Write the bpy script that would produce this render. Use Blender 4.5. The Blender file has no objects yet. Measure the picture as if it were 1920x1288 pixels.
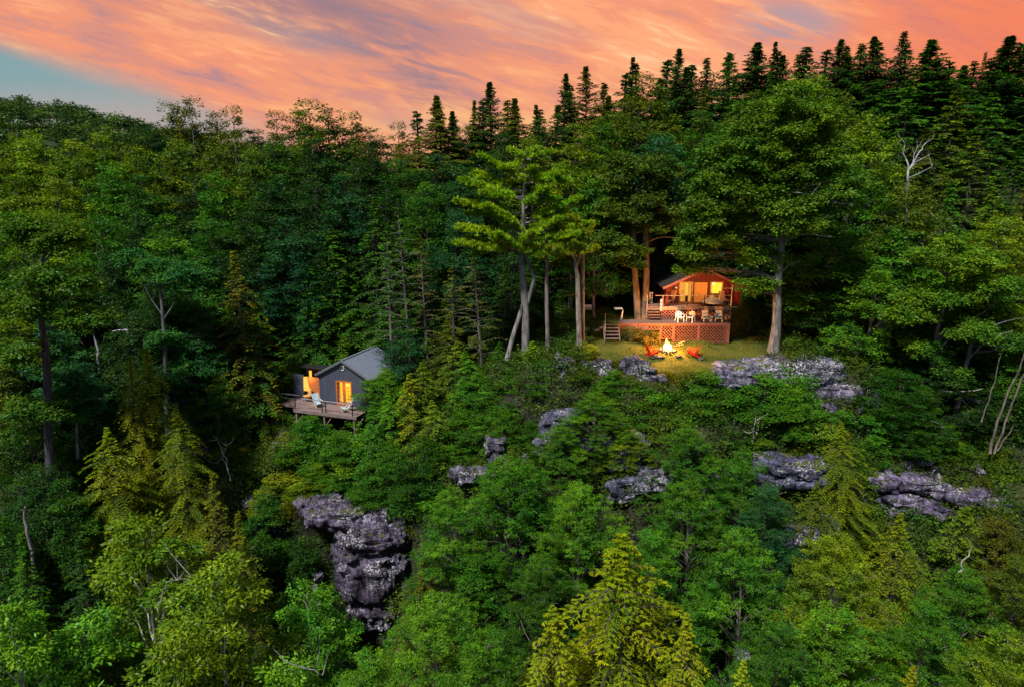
import bpy, bmesh, math, random
import numpy as np
from mathutils import Vector, Matrix, noise as mn
PI = math.pi
R = math.radians
scene = bpy.context.scene
COL = scene.collection

# ------------------------------------------------------------------ camera
F_PX, PITCH = 1400.0, R(13.0)
CT, ST = math.cos(PITCH), math.sin(PITCH)
cam_d = bpy.data.cameras.new('camera'); cam = bpy.data.objects.new('camera', cam_d)
COL.objects.link(cam)
cam.location = (0, 0, 0); cam.rotation_euler = (R(90) - PITCH, 0, 0)
cam_d.sensor_width = 36.0; cam_d.lens = 36.0 * F_PX / 1920.0
cam_d.clip_start = 0.5; cam_d.clip_end = 9000
scene.camera = cam

# ------------------------------------------------------------------ exposure
scene.view_settings.view_transform = 'Standard'
scene.view_settings.look = 'None'
scene.view_settings.exposure = 0.33
scene.view_settings.gamma = 1.0
scene.cycles.use_denoising = True
scene.cycles.denoiser = 'OPENIMAGEDENOISE'
scene.cycles.max_bounces = 5
scene.cycles.diffuse_bounces = 3
scene.cycles.glossy_bounces = 2
scene.cycles.transmission_bounces = 3
scene.cycles.transparent_max_bounces = 4
scene.cycles.sample_clamp_indirect = 4.0

# ------------------------------------------------------------------ sun and sky
SUN_EL, SUN_AZ = R(56), R(215)     # high and soft, behind the camera
sd = bpy.data.lights.new('sun', 'SUN'); sun = bpy.data.objects.new('sun', sd); COL.objects.link(sun)
sd.energy = 4.6; sd.angle = R(6); sd.color = (1.0, 0.97, 0.82)
sv = Vector((math.sin(SUN_AZ) * math.cos(SUN_EL), math.cos(SUN_AZ) * math.cos(SUN_EL), math.sin(SUN_EL)))
sun.rotation_euler = sv.to_track_quat('Z', 'Y').to_euler()
sun.location = sv * 50

world = bpy.data.worlds.new('World'); scene.world = world; world.use_nodes = True
def sky_world():
    nt = world.node_tree; nt.nodes.clear(); N = nt.nodes.new; L = nt.links.new
    out = N('ShaderNodeOutputWorld')
    sky = N('ShaderNodeTexSky'); sky.sky_type = 'NISHITA'; sky.sun_disc = False
    sky.sun_elevation = SUN_EL; sky.sun_rotation = SUN_AZ
    bgs = N('ShaderNodeBackground'); bgs.inputs[1].default_value = 0.05
    L(sky.outputs[0], bgs.inputs[0])
    tc = N('ShaderNodeTexCoord'); sep = N('ShaderNodeSeparateXYZ'); L(tc.outputs['Generated'], sep.inputs[0])
    def m(op, a, b=None, c=None, cl=False):
        n = N('ShaderNodeMath'); n.operation = op; n.use_clamp = cl
        for i, v in enumerate((a, b, c)):
            if v is None: continue
            if isinstance(v, (int, float)): n.inputs[i].default_value = v
            else: L(v, n.inputs[i])
        return n.outputs[0]
    def ramp(fac, stops, mode='EASE'):
        r = N('ShaderNodeValToRGB'); r.color_ramp.interpolation = mode
        el = r.color_ramp.elements
        while len(el) > 1: el.remove(el[-1])
        el[0].position = stops[0][0]; el[0].color = (*stops[0][1], 1)
        for p, c in stops[1:]:
            e = el.new(p); e.color = (*c, 1)
        L(fac, r.inputs[0]); return r.outputs[0]
    x, y, z = sep.outputs
    yy = m('MAXIMUM', y, 0.05)
    u = m('DIVIDE', x, yy); v = m('DIVIDE', z, yy)
    # streaked cloud sheets: stretched noise, tilted down to the right
    comb = N('ShaderNodeCombineXYZ')
    v2 = m('ADD', v, m('MULTIPLY', u, 0.26))
    L(m('MULTIPLY', u, 1.9), comb.inputs[0]); L(m('MULTIPLY', v2, 9.5), comb.inputs[1])
    def noise(vec, scale, detail, dist=0.0, rough=0.55, off=(0, 0, 0)):
        mp = N('ShaderNodeMapping'); L(vec, mp.inputs[0]); mp.inputs[1].default_value = off
        n = N('ShaderNodeTexNoise'); L(mp.outputs[0], n.inputs[0])
        n.inputs['Scale'].default_value = scale; n.inputs['Detail'].default_value = detail
        n.inputs['Roughness'].default_value = rough; n.inputs['Distortion'].default_value = dist
        return n.outputs[0]
    n1 = noise(comb.outputs[0], 1.0, 5, 0.35, 0.5, (3.1, 0.4, 0))
    n2 = noise(comb.outputs[0], 2.9, 8, 0.5, 0.62, (7.3, 2.2, 0))
    n3 = noise(comb.outputs[0], 0.55, 3, 0.2, 0.5, (1.7, 5.1, 0))
    n4 = noise(comb.outputs[0], 7.5, 6, 0.6, 0.6, (1.3, 8.2, 0))
    t = m('ADD', m('ADD', m('MULTIPLY', n1, 0.46), m('MULTIPLY', n2, 0.30)), m('MULTIPLY', n4, 0.24))
    base = ramp(t, [(0.36, (0.50, 0.27, 0.31)), (0.43, (0.80, 0.33, 0.25)), (0.485, (1.00, 0.36, 0.21)), (0.54, (1.12, 0.46, 0.23)), (0.62, (1.30, 0.76, 0.42))])
    # right side deeper coral, low centre yellower, upper left mauve
    def mix(fac, a, b, mode='MIX'):
        n = N('ShaderNodeMix'); n.data_type = 'RGBA'; n.blend_type = mode
        if isinstance(fac, (int, float)): n.inputs[0].default_value = fac
        else: L(fac, n.inputs[0])
        for i, c in ((6, a), (7, b)):
            if isinstance(c, tuple): n.inputs[i].default_value = (*c, 1)
            else: L(c, n.inputs[i])
        return n.outputs[2]
    def smooth(val, a, b):
        n = N('ShaderNodeMapRange'); n.interpolation_type = 'SMOOTHSTEP'
        L(val, n.inputs[0]); n.inputs[1].default_value = a; n.inputs[2].default_value = b
        return n.outputs[0]
    right = smooth(u, 0.25, 0.65)
    c = mix(m('MULTIPLY', right, 0.62), base, (1.0, 0.20, 0.09))
    lowmid = m('MULTIPLY', smooth(v, 0.16, 0.05), m('MULTIPLY', smooth(u, -0.45, -0.15), smooth(u, 0.45, 0.05)))
    c = mix(m('MULTIPLY', lowmid, m('MULTIPLY', smooth(t, 0.42, 0.56), 0.6)), c, (1.0, 0.56, 0.25))
    ul = m('MULTIPLY', smooth(m('ADD', v, m('MULTIPLY', u, 0.15)), 0.09, 0.17), m('MULTIPLY', smooth(u, -0.75, -0.40), smooth(u, 0.05, -0.25)))
    c = mix(m('MULTIPLY', ul, m('MULTIPLY', smooth(n1, 0.62, 0.42), 0.75)), c, (0.33, 0.22, 0.27))
    # darker diagonal band, broken by ripples
    band = m('ADD', m('ADD', v, m('MULTIPLY', m('ADD', u, 0.305), 0.50)), -0.207)
    band = m('ABSOLUTE', m('ADD', band, m('MULTIPLY', m('SUBTRACT', n1, 0.5), 0.16)))
    bm_ = m('MULTIPLY', smooth(band, 0.050, 0.004), m('MULTIPLY', smooth(u, -0.62, -0.40), smooth(u, 0.02, -0.12)))
    c = mix(m('MULTIPLY', bm_, m('MULTIPLY', smooth(m('ADD', m('MULTIPLY', n2, 0.5), m('MULTIPLY', n4, 0.5)), 0.62, 0.40), 0.72)), c, (0.33, 0.24, 0.30))
    du = m('MULTIPLY', m('SUBTRACT', u, 0.345), 0.55); dv = m('SUBTRACT', m('ADD', v, m('MULTIPLY', m('SUBTRACT', n1, 0.5), 0.10)), 0.178)
    op = m('SQRT', m('ADD', m('MULTIPLY', du, du), m('MULTIPLY', dv, dv)))
    c = mix(m('MULTIPLY', smooth(op, 0.060, 0.010), m('MULTIPLY', smooth(n2, 0.66, 0.44), 0.75)), c, (0.42, 0.38, 0.45))
    # thin blue-grey openings
    hole = m('MULTIPLY', smooth(n3, 0.45, 0.36), m('MULTIPLY', smooth(n2, 0.62, 0.42), 0.35))
    c = mix(hole, c, (0.34, 0.36, 0.42))
    # clear sky at the lower left under the cloud edge
    edge = m('ADD', m('ADD', v, m('MULTIPLY', u, 0.31)), m('MULTIPLY', m('SUBTRACT', n2, 0.5), 0.035))
    clear = m('MULTIPLY', smooth(edge, -0.018, -0.066), smooth(u, -0.24, -0.40))
    bluec = ramp(m('MULTIPLY', v, 5.0), [(0.3, (0.50, 0.44, 0.42)), (0.62, (0.27, 0.42, 0.45)), (0.9, (0.22, 0.38, 0.43))])
    c = mix(clear, c, bluec)
    bgc = N('ShaderNodeBackground'); L(c, bgc.inputs[0]); bgc.inputs[1].default_value = 0.72
    # the sunset fills the low sky ahead only; overhead and behind stays blue-grey dusk
    el_m = smooth(z, 0.55, 0.30)
    fwd = m('MULTIPLY', smooth(y, 0.15, 0.5), el_m)
    dusk = N('ShaderNodeBackground'); dusk.inputs[0].default_value = (0.62, 0.69, 0.72, 1); dusk.inputs[1].default_value = 0.31
    add = N('ShaderNodeAddShader'); L(bgs.outputs[0], add.inputs[0]); L(dusk.outputs[0], add.inputs[1])
    half = N('ShaderNodeMixShader'); half.inputs[0].default_value = 0.5
    L(bgs.outputs[0], half.inputs[1]); L(dusk.outputs[0], half.inputs[2])
    ms = N('ShaderNodeMixShader'); L(fwd, ms.inputs[0]); L(half.outputs[0], ms.inputs[1]); L(bgc.outputs[0], ms.inputs[2])
    L(ms.outputs[0], out.inputs[0])
sky_world()

# ------------------------------------------------------------------ view maths: where a seen point stands
def ray(px, py):
    a = (px - 960) / F_PX; b = (644 - py) / F_PX
    return a, CT + b * ST, -ST + b * CT
def at(px, py, Y):
    a, dy, dz = ray(px, py); t = Y / dy
    return Vector((a * t, Y, dz * t))
def mpp(px, py, Y):          # metres per photo pixel at a place
    a, dy, dz = ray(px, py); return Y / dy / F_PX

# ------------------------------------------------------------------ helpers
def tag(o, label=None, cat=None, group=None, kind=None):
    if label: o['label'] = label
    if cat: o['category'] = cat
    if group: o['group'] = group
    if kind: o['kind'] = kind
    return o
def empty(name, loc, rz=0.0, label=None, cat=None, group=None):
    o = bpy.data.objects.new(name, None); COL.objects.link(o)
    o.location = loc; o.rotation_euler = (0, 0, rz); o.empty_display_size = 0.3
    return tag(o, label, cat, group)
def obj(name, data, parent=None, loc=None):
    o = bpy.data.objects.new(name, data); COL.objects.link(o)
    if parent: o.parent = parent
    if loc is not None: o.location = loc
    return o
def copy_thing(root, parent=None):
    c = root.copy(); COL.objects.link(c)
    if parent: c.parent = parent
    for ch in list(root.children): copy_thing(ch, c)
    return c

class MB:
    """collects shapes, then links them as one mesh"""
    def __init__(s): s.v = []; s.f = []; s.sm = []
    def add(s, vs, fs, smooth=False):
        n = len(s.v); s.v += [tuple(v) for v in vs]; s.f += [tuple(i + n for i in f) for f in fs]; s.sm += [smooth] * len(fs)
        return s
    def box(s, x0, x1, y0, y1, z0, z1, M=None):
        vs = [Vector((x, y, z)) for z in (z0, z1) for x, y in ((x0, y0), (x1, y0), (x1, y1), (x0, y1))]
        if M is not None: vs = [M @ v for v in vs]
        return s.add(vs, [(0, 3, 2, 1), (4, 5, 6, 7), (0, 1, 5, 4), (1, 2, 6, 5), (2, 3, 7, 6), (3, 0, 4, 7)])
    def bar(s, p, q, w, h=None, up=Vector((0, 0, 1))):
        p = Vector(p); q = Vector(q); h = h or w; d = (q - p).normalized()
        sd_ = d.cross(up)
        if sd_.length < 1e-4: sd_ = d.cross(Vector((0, 1, 0)))
        sd_.normalize(); u = sd_.cross(d).normalized()
        vs = [c + sd_ * (i * w / 2) + u * (j * h / 2) for c in (p, q) for i, j in ((-1, -1), (1, -1), (1, 1), (-1, 1))]
        return s.add(vs, [(0, 1, 2, 3), (7, 6, 5, 4), (0, 4, 5, 1), (1, 5, 6, 2), (2, 6, 7, 3), (3, 7, 4, 0)])
    def tube(s, pts, rad, n=8, cap=True):
        pts = [Vector(p) for p in pts]
        rad = rad if hasattr(rad, '__len__') else [rad] * len(pts)
        vs = []; ref = Vector((0.31, 0.92, 0.2)).normalized()
        for i, p in enumerate(pts):
            d = (pts[min(i + 1, len(pts) - 1)] - pts[max(i - 1, 0)]).normalized()
            a = d.cross(ref)
            if a.length < 0.1: a = d.cross(Vector((1, 0, 0)))
            a.normalize(); b = d.cross(a)
            for k in range(n):
                t = 2 * PI * k / n; vs.append(p + (a * math.cos(t) + b * math.sin(t)) * rad[i])
        fs = [(i * n + k, i * n + (k + 1) % n, (i + 1) * n + (k + 1) % n, (i + 1) * n + k) for i in range(len(pts) - 1) for k in range(n)]
        s.add(vs, fs, True)
        if cap:
            m_ = len(s.v) - len(vs)
            s.f.append(tuple(m_ + k for k in range(n))); s.sm.append(False)
            e = m_ + (len(pts) - 1) * n; s.f.append(tuple(e + n - 1 - k for k in range(n))); s.sm.append(False)
        return s
    def lathe(s, prof, c=(0, 0, 0), n=20, M=None):
        vs = []
        for r, z in prof:
            for k in range(n):
                t = 2 * PI * k / n; v = Vector((c[0] + r * math.cos(t), c[1] + r * math.sin(t), c[2] + z))
                vs.append(M @ v if M is not None else v)
        fs = [(i * n + k, i * n + (k + 1) % n, (i + 1) * n + (k + 1) % n, (i + 1) * n + k) for i in range(len(prof) - 1) for k in range(n)]
        return s.add(vs, fs, True)
    def prism(s, poly, y0, y1):      # polygon in x-z swept along y
        n = len(poly)
        vs = [(x, y0, z) for x, z in poly] + [(x, y1, z) for x, z in poly]
        fs = [tuple(range(n)), tuple(range(2 * n - 1, n - 1, -1))] + [(i, i + n, (i + 1) % n + n, (i + 1) % n) for i in range(n)]
        return s.add(vs, fs)
    def mesh(s, mat, name='mesh'):
        me = bpy.data.meshes.new(name); me.from_pydata(s.v, [], s.f)
        me.polygons.foreach_set('use_smooth', s.sm); me.materials.append(mat); me.update()
        return me
    def build(s, name, mat, parent=None, loc=None):
        return obj(name, s.mesh(mat, name), parent, loc)

# ------------------------------------------------------------------ materials
def new_mat(name):
    m = bpy.data.materials.new(name); m.use_nodes = True
    nt = m.node_tree; nt.nodes.clear()
    return m, nt, nt.nodes.new, nt.links.new
def nz(nt, scale, detail=4, rough=0.55, coord='Object', stretch=(1, 1, 1), dist=0):
    tc = nt.nodes.new('ShaderNodeTexCoord'); mp = nt.nodes.new('ShaderNodeMapping')
    nt.links.new(tc.outputs[coord], mp.inputs[0]); mp.inputs[3].default_value = stretch
    n = nt.nodes.new('ShaderNodeTexNoise'); nt.links.new(mp.outputs[0], n.inputs[0])
    n.inputs['Scale'].default_value = scale; n.inputs['Detail'].default_value = detail
    n.inputs['Roughness'].default_value = rough; n.inputs['Distortion'].default_value = dist
    return n.outputs[0]
def rampc(nt, fac, stops):
    r = nt.nodes.new('ShaderNodeValToRGB'); el = r.color_ramp.elements
    while len(el) > 1: el.remove(el[-1])
    el[0].position = stops[0][0]; el[0].color = (*stops[0][1], 1)
    for p, c in stops[1:]:
        e = el.new(p); e.color = (*c, 1)
    nt.links.new(fac, r.inputs[0]); return r.outputs[0]
def mixc(nt, fac, a, b, mode='MIX'):
    n = nt.nodes.new('ShaderNodeMix'); n.data_type = 'RGBA'; n.blend_type = mode
    if isinstance(fac, (int, float)): n.inputs[0].default_value = fac
    else: nt.links.new(fac, n.inputs[0])
    for i, c in ((6, a), (7, b)):
        if isinstance(c, tuple): n.inputs[i].default_value = (*c, 1)
        else: nt.links.new(c, n.inputs[i])
    return n.outputs[2]
def bump(nt, h, strength=0.4, dist=0.05):
    b = nt.nodes.new('ShaderNodeBump'); b.inputs['Strength'].default_value = strength
    b.inputs['Distance'].default_value = dist; nt.links.new(h, b.inputs['Height']); return b.outputs[0]
def plain(name, col, rough=0.6, var=0.25, scale=3.0, stretch=(1, 1, 1), metal=0.0, bmp=0.2, emit=None, es=0):
    m, nt, N, L = new_mat(name)
    o = N('ShaderNodeOutputMaterial'); p = N('ShaderNodeBsdfPrincipled'); L(p.outputs[0], o.inputs[0])
    n = nz(nt, scale, 5, 0.6, 'Object', stretch)
    c = rampc(nt, n, [(0.3, tuple(x * (1 - var) for x in col)), (0.7, tuple(min(1, x * (1 + var)) for x in col))])
    L(c, p.inputs['Base Color']); p.inputs['Roughness'].default_value = rough; p.inputs['Metallic'].default_value = metal
    if bmp: L(bump(nt, n, bmp, 0.01), p.inputs['Normal'])
    if emit: p.inputs['Emission Color'].default_value = (*emit, 1); p.inputs['Emission Strength'].default_value = es
    return m
def foliage(name, gloss=0.010, trans=0.25):
    m, nt, N, L = new_mat(name)
    o = N('ShaderNodeOutputMaterial'); at_ = N('ShaderNodeAttribute'); at_.attribute_name = 'tone'
    oi = N('ShaderNodeObjectInfo')
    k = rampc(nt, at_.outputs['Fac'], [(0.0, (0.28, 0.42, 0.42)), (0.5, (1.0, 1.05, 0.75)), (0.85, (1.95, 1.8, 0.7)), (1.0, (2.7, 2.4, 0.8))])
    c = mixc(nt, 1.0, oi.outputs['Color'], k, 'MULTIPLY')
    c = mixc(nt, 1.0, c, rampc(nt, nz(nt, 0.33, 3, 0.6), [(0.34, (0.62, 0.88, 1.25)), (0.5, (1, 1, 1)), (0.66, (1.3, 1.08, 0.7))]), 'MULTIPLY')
    d = N('ShaderNodeBsdfDiffuse'); L(c, d.inputs[0])
    t = N('ShaderNodeBsdfTranslucent'); L(mixc(nt, 1.0, c, (1.15, 1.25, 0.5), 'MULTIPLY'), t.inputs[0])
    g = N('ShaderNodeBsdfGlossy'); g.inputs['Roughness'].default_value = 0.45; g.inputs[0].default_value = (0.8, 0.9, 1, 1)
    m1 = N('ShaderNodeMixShader'); m1.inputs[0].default_value = trans; L(d.outputs[0], m1.inputs[1]); L(t.outputs[0], m1.inputs[2])
    m2 = N('ShaderNodeMixShader'); m2.inputs[0].default_value = gloss; L(m1.outputs[0], m2.inputs[1]); L(g.outputs[0], m2.inputs[2])
    L(m2.outputs[0], o.inputs[0]); return m
def bark_mat(name):
    m, nt, N, L = new_mat(name)
    o = N('ShaderNodeOutputMaterial'); p = N('ShaderNodeBsdfPrincipled'); L(p.outputs[0], o.inputs[0])
    oi = N('ShaderNodeObjectInfo')
    n = nz(nt, 5, 6, 0.65, 'Object', (1, 1, 0.22)); n2 = nz(nt, 1.3, 3, 0.5)
    c = mixc(nt, 1.0, oi.outputs['Color'], rampc(nt, n, [(0.35, (0.35, 0.35, 0.38)), (0.5, (1, 1, 1)), (0.68, (1.7, 1.7, 1.75))]), 'MULTIPLY')
    c = mixc(nt, 1.0, c, rampc(nt, n2, [(0.3, (0.7, 0.7, 0.75)), (0.7, (1.2, 1.2, 1.15))]), 'MULTIPLY')
    L(c, p.inputs['Base Color']); p.inputs['Roughness'].default_value = 0.9; p.inputs['Specular IOR Level'].default_value = 0.2
    L(bump(nt, n, 0.7, 0.05), p.inputs['Normal']); return m
def rock_mat():
    m, nt, N, L = new_mat('rock')
    o = N('ShaderNodeOutputMaterial'); p = N('ShaderNodeBsdfPrincipled'); L(p.outputs[0], o.inputs[0])
    oi = N('ShaderNodeObjectInfo')
    big = nz(nt, 0.5, 5, 0.6); fine = nz(nt, 6.5, 8, 0.75); strat = nz(nt, 1.3, 6, 0.65, 'Object', (0.35, 0.35, 2.6), 0.6)
    c = rampc(nt, strat, [(0.34, (0.012, 0.011, 0.020)), (0.5, (0.075, 0.068, 0.098)), (0.66, (0.17, 0.155, 0.20))])
    stain = nz(nt, 2.2, 5, 0.6, 'Object', (1.6, 1.6, 0.16), 0.4)
    c = mixc(nt, 1.0, c, rampc(nt, stain, [(0.42, (0.25, 0.25, 0.28)), (0.56, (1, 1, 1)), (0.72, (1.45, 1.35, 1.3))]), 'MULTIPLY')
    c = mixc(nt, 1.0, c, oi.outputs['Color'], 'MULTIPLY')
    lich = rampc(nt, fine, [(0.53, (0, 0, 0)), (0.565, (1, 1, 1))]); patch = rampc(nt, big, [(0.46, (0.05, 0.05, 0.05)), (0.60, (1, 1, 1))])
    k = mixc(nt, 1.0, lich, patch, 'MULTIPLY')
    c = mixc(nt, k, c, (0.56, 0.57, 0.63))
    moss = rampc(nt, nz(nt, 0.9, 6, 0.7, 'Object', (1, 1, 1)), [(0.54, (0, 0, 0)), (0.60, (1, 1, 1))])
    geo = N('ShaderNodeNewGeometry'); sp = N('ShaderNodeSeparateXYZ'); L(geo.outputs['Normal'], sp.inputs[0])
    up = rampc(nt, sp.outputs[2], [(0.55, (0, 0, 0)), (0.82, (1, 1, 1))])
    c = mixc(nt, mixc(nt, 1.0, moss, up, 'MULTIPLY'), c, rampc(nt, fine, [(0.4, (0.03, 0.045, 0.012)), (0.65, (0.11, 0.11, 0.025))]))
    L(c, p.inputs['Base Color']); p.inputs['Roughness'].default_value = 0.9; p.inputs['Specular IOR Level'].default_value = 0.25
    L(bump(nt, strat, 0.9, 0.25), p.inputs['Normal'])
    b2 = bump(nt, fine, 0.7, 0.06); L(p.inputs['Normal'].links[0].from_socket, nt.nodes[-1].inputs['Normal']); L(b2, p.inputs['Normal'])
    return m
def ground_mat():
    m, nt, N, L = new_mat('ground')
    o = N('ShaderNodeOutputMaterial'); p = N('ShaderNodeBsdfPrincipled'); L(p.outputs[0], o.inputs[0])
    at_ = N('ShaderNodeAttribute'); at_.attribute_name = 'lawn'
    n = nz(nt, 0.8, 6, 0.65); f = nz(nt, 9, 4, 0.7)
    forest = rampc(nt, n, [(0.3, (0.012, 0.018, 0.010)), (0.5, (0.028, 0.040, 0.014)), (0.65, (0.06, 0.05, 0.03)), (0.8, (0.09, 0.08, 0.08))])
    lawn = mixc(nt, f, rampc(nt, n, [(0.3, (0.030, 0.042, 0.010)), (0.5, (0.062, 0.075, 0.014)), (0.62, (0.10, 0.095, 0.022)), (0.75, (0.15, 0.11, 0.05))]), (0.075, 0.085, 0.018))
    geo = N('ShaderNodeNewGeometry'); sp = N('ShaderNodeSeparateXYZ'); L(geo.outputs['Normal'], sp.inputs[0])
    steep = rampc(nt, sp.outputs[2], [(0.60, (1, 1, 1)), (0.80, (0, 0, 0))])
    forest = mixc(nt, steep, forest, rampc(nt, f, [(0.35, (0.010, 0.012, 0.008)), (0.6, (0.032, 0.036, 0.022))]))
    L(mixc(nt, at_.outputs['Fac'], forest, lawn), p.inputs['Base Color']); p.inputs['Roughness'].default_value = 0.95
    p.inputs['Specular IOR Level'].default_value = 0.1
    L(bump(nt, f, 0.5, 0.08), p.inputs['Normal']); return m
def emis(name, col, s):
    m, nt, N, L = new_mat(name); o = N('ShaderNodeOutputMaterial'); e = N('ShaderNodeEmission')
    e.inputs[0].default_value = (*col, 1); e.inputs[1].default_value = s; L(e.outputs[0], o.inputs[0]); return m
LEAF = foliage('leaf'); NEEDLE = foliage('needle', 0.008, 0.18)
BARK = bark_mat('bark'); ROCK = rock_mat(); GROUND = ground_mat()

# ------------------------------------------------------------------ terrain
CP = []
def cpx(px, py, Y): v = at(px, py, Y); CP.append((v.x, v.y, v.z))
for a in [(1253, 657, 58.5), (1130, 660, 58), (1110, 640, 59.5), (1100, 690, 55.5), (1200, 690, 55.3), (1290, 690, 55.2), (1380, 675, 56.8), (1380, 650, 60),
          (1240, 700, 54.6), (1110, 575, 70), (1180, 585, 68), (1120, 600, 65), (1420, 640, 60), (1440, 560, 70), (1170, 640, 60),
          (1310, 640, 60.6), (1360, 648, 60.5), (1480, 660, 57.5), (1060, 665, 56.5), (1000, 680, 56.5), (940, 690, 57),
          (1600, 690, 56), (1700, 730, 54.5), (1250, 780, 52.5), (1400, 780, 52.5), (1100, 800, 51.5), (1550, 830, 52),
          (1180, 900, 48.5), (1450, 890, 50), (1650, 860, 52), (1800, 870, 51), (1880, 900, 50), (1900, 800, 54), (1700, 960, 48), (1850, 960, 47.5), (1000, 870, 50.5), (860, 890, 51.5),
          (900, 780, 55.5), (800, 740, 59), (560, 800, 60), (640, 800, 59.5), (530, 850, 57.5), (600, 900, 54), (560, 930, 52.5), (700, 945, 51), (780, 960, 50.5),
          (420, 790, 60), (420, 880, 55.5), (300, 800, 60), (760, 760, 58.5), (640, 690, 66), (850, 700, 63)]: cpx(*a)
CP += [(x, 44.5, -29.5) for x in (-45, -32, -24, 0, 6, 14, 23, 31, 40, 55)]
CP += [(x, 48.4, -35) for x in (-17.5, -15.5, -13.5, -11.5, -9.5)] + [(x, 46.5, -36) for x in (-18, -14, -10, -7)] + [(-18.5, 50.5, -30), (-16.5, 51.0, -30), (-14.5, 51.0, -30), (-20, 48, -31), (-7.5, 48.6, -30)]
CP += [(x, 37, -34) for x in range(-50, 61, 12)] + [(x, 26, -36) for x in range(-60, 61, 15)] + [(x, 10, -38) for x in range(-60, 61, 20)]
CP += [(-30, 50, -26), (-45, 58, -25), (-60, 60, -25), (-25, 66, -19), (-40, 75, -18), (-60, 92, -15), (-20, 76, -16), (-10, 70, -16.5), (-75, 75, -20),
       (28, 63, -13.8), (40, 63, -14.2), (30, 76, -9), (45, 82, -6), (15, 76, -10.5), (15, 84, -8), (2, 74, -13), (0, 82, -11.5), (60, 90, -2), (40, 100, -1), (0, 100, -8),
       (-40, 112, -10), (20, 100, -5), (80, 80, -5), (70, 60, -14), (55, 50, -20), (0, 140, -5), (60, 140, 4), (-60, 140, -5), (-30, 92, -13), (100, 110, 2)]
CPA = np.array(CP)
def smooth01(t): t = np.clip(t, 0, 1); return t * t * (3 - 2 * t)
def terrain(X, Y):
    X = np.asarray(X, float); Y = np.asarray(Y, float); sh = X.shape
    x = X.ravel(); y = Y.ravel()
    d2 = (x[:, None] - CPA[:, 0]) ** 2 + (y[:, None] - CPA[:, 1]) ** 2
    w = 1.0 / (d2 + 0.8) ** 2.1
    z = (w * CPA[:, 2]).sum(1) / w.sum(1)
    far = smooth01((y - 130) / 130)
    hill = 23.5 * np.exp(-(((x + 205) / 80) ** 2)) * smooth01((y - 170) / 130) * (1 - smooth01((y - 420) / 400)) - 4
    z = z * (1 - far) + hill * far
    return z.reshape(sh)
def ground_z(x, y): return float(terrain([x], [y])[0])
def lawn_mask(x, y):
    # grass terrace round the fire and beside the cabin
    e = np.minimum(np.minimum((x - 5.6) / 1.2, (22.5 - x) / 3), np.minimum((y - 53.6) / 0.8, (72.5 - y) / 2.0))
    return np.clip(e, 0, 1)
def build_ground():
    fx = np.concatenate([-np.geomspace(3000, 95, 18), np.arange(-90, 91, 1.0), np.geomspace(95, 3000, 18)])
    fy = np.concatenate([[-600, -200, -60, -15], np.arange(2, 131, 0.9), np.geomspace(134, 4000, 46)])
    X, Y = np.meshgrid(fx, fy); Z = terrain(X, Y)
    nx, ny = len(fx), len(fy)
    m_ = lawn_mask(X, Y)
    rnd = np.array([mn.noise((x * 0.35, y * 0.35, 3)) * 0.55 + mn.noise((x * 1.1, y * 1.1, 9)) * 0.22 for x, y in zip(X.ravel(), Y.ravel())]).reshape(X.shape)
    Z = Z + rnd * (1 - m_ * 0.9)
    co = np.stack([X.ravel(), Y.ravel(), Z.ravel()], 1)
    idx = np.arange(nx * ny).reshape(ny, nx)
    q = np.stack([idx[:-1, :-1].ravel(), idx[:-1, 1:].ravel(), idx[1:, 1:].ravel(), idx[1:, :-1].ravel()], 1)
    me = bpy.data.meshes.new('ground'); fill(me, co, q)
    a = me.attributes.new('lawn', 'FLOAT', 'POINT'); a.data.foreach_set('value', m_.ravel().astype(np.float32))
    me.polygons.foreach_set('use_smooth', [True] * len(q))
    me.materials.append(GROUND)
    return tag(obj('ground', me), kind='structure')
def fill(me, co, quads):
    n, k = len(co), quads.shape[1]
    me.vertices.add(n); me.vertices.foreach_set('co', np.asarray(co, np.float32).ravel())
    me.loops.add(quads.size); me.loops.foreach_set('vertex_index', quads.ravel().astype(np.int32))
    me.polygons.add(len(quads)); me.polygons.foreach_set('loop_start', np.arange(0, quads.size, k, dtype=np.int32))
    try: me.polygons.foreach_set('loop_total', np.full(len(quads), k, np.int32))
    except Exception: pass
    me.update(calc_edges=True)
build_ground()
# ------------------------------------------------------------------ leaves
def leaf_quads(P, D, Nn, L, W, tone, name, mat, cup=0.0):
    """one mesh of rhombic leaves: base P, axis D, facing Nn, length L, width W"""
    D = D / np.linalg.norm(D, axis=1, keepdims=True)
    S = np.cross(D, Nn); S /= (np.linalg.norm(S, axis=1, keepdims=True) + 1e-9)
    U = np.cross(S, D)
    L = np.broadcast_to(np.asarray(L, float), (len(P),))[:, None]; W = np.broadcast_to(np.asarray(W, float), (len(P),))[:, None]
    m_ = P + D * L * 0.45
    v = np.stack([P, m_ + S * W / 2 + U * cup * W, P + D * L, m_ - S * W / 2 + U * cup * W], 1).reshape(-1, 3)
    q = np.arange(len(v)).reshape(-1, 4)
    me = bpy.data.meshes.new(name); fill(me, v, q)
    a = me.attributes.new('tone', 'FLOAT', 'FACE'); a.data.foreach_set('value', np.clip(tone, 0, 1).astype(np.float32))
    me.materials.append(mat); return me
def unit(v): return v / (np.linalg.norm(v, axis=-1, keepdims=True) + 1e-9)

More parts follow.
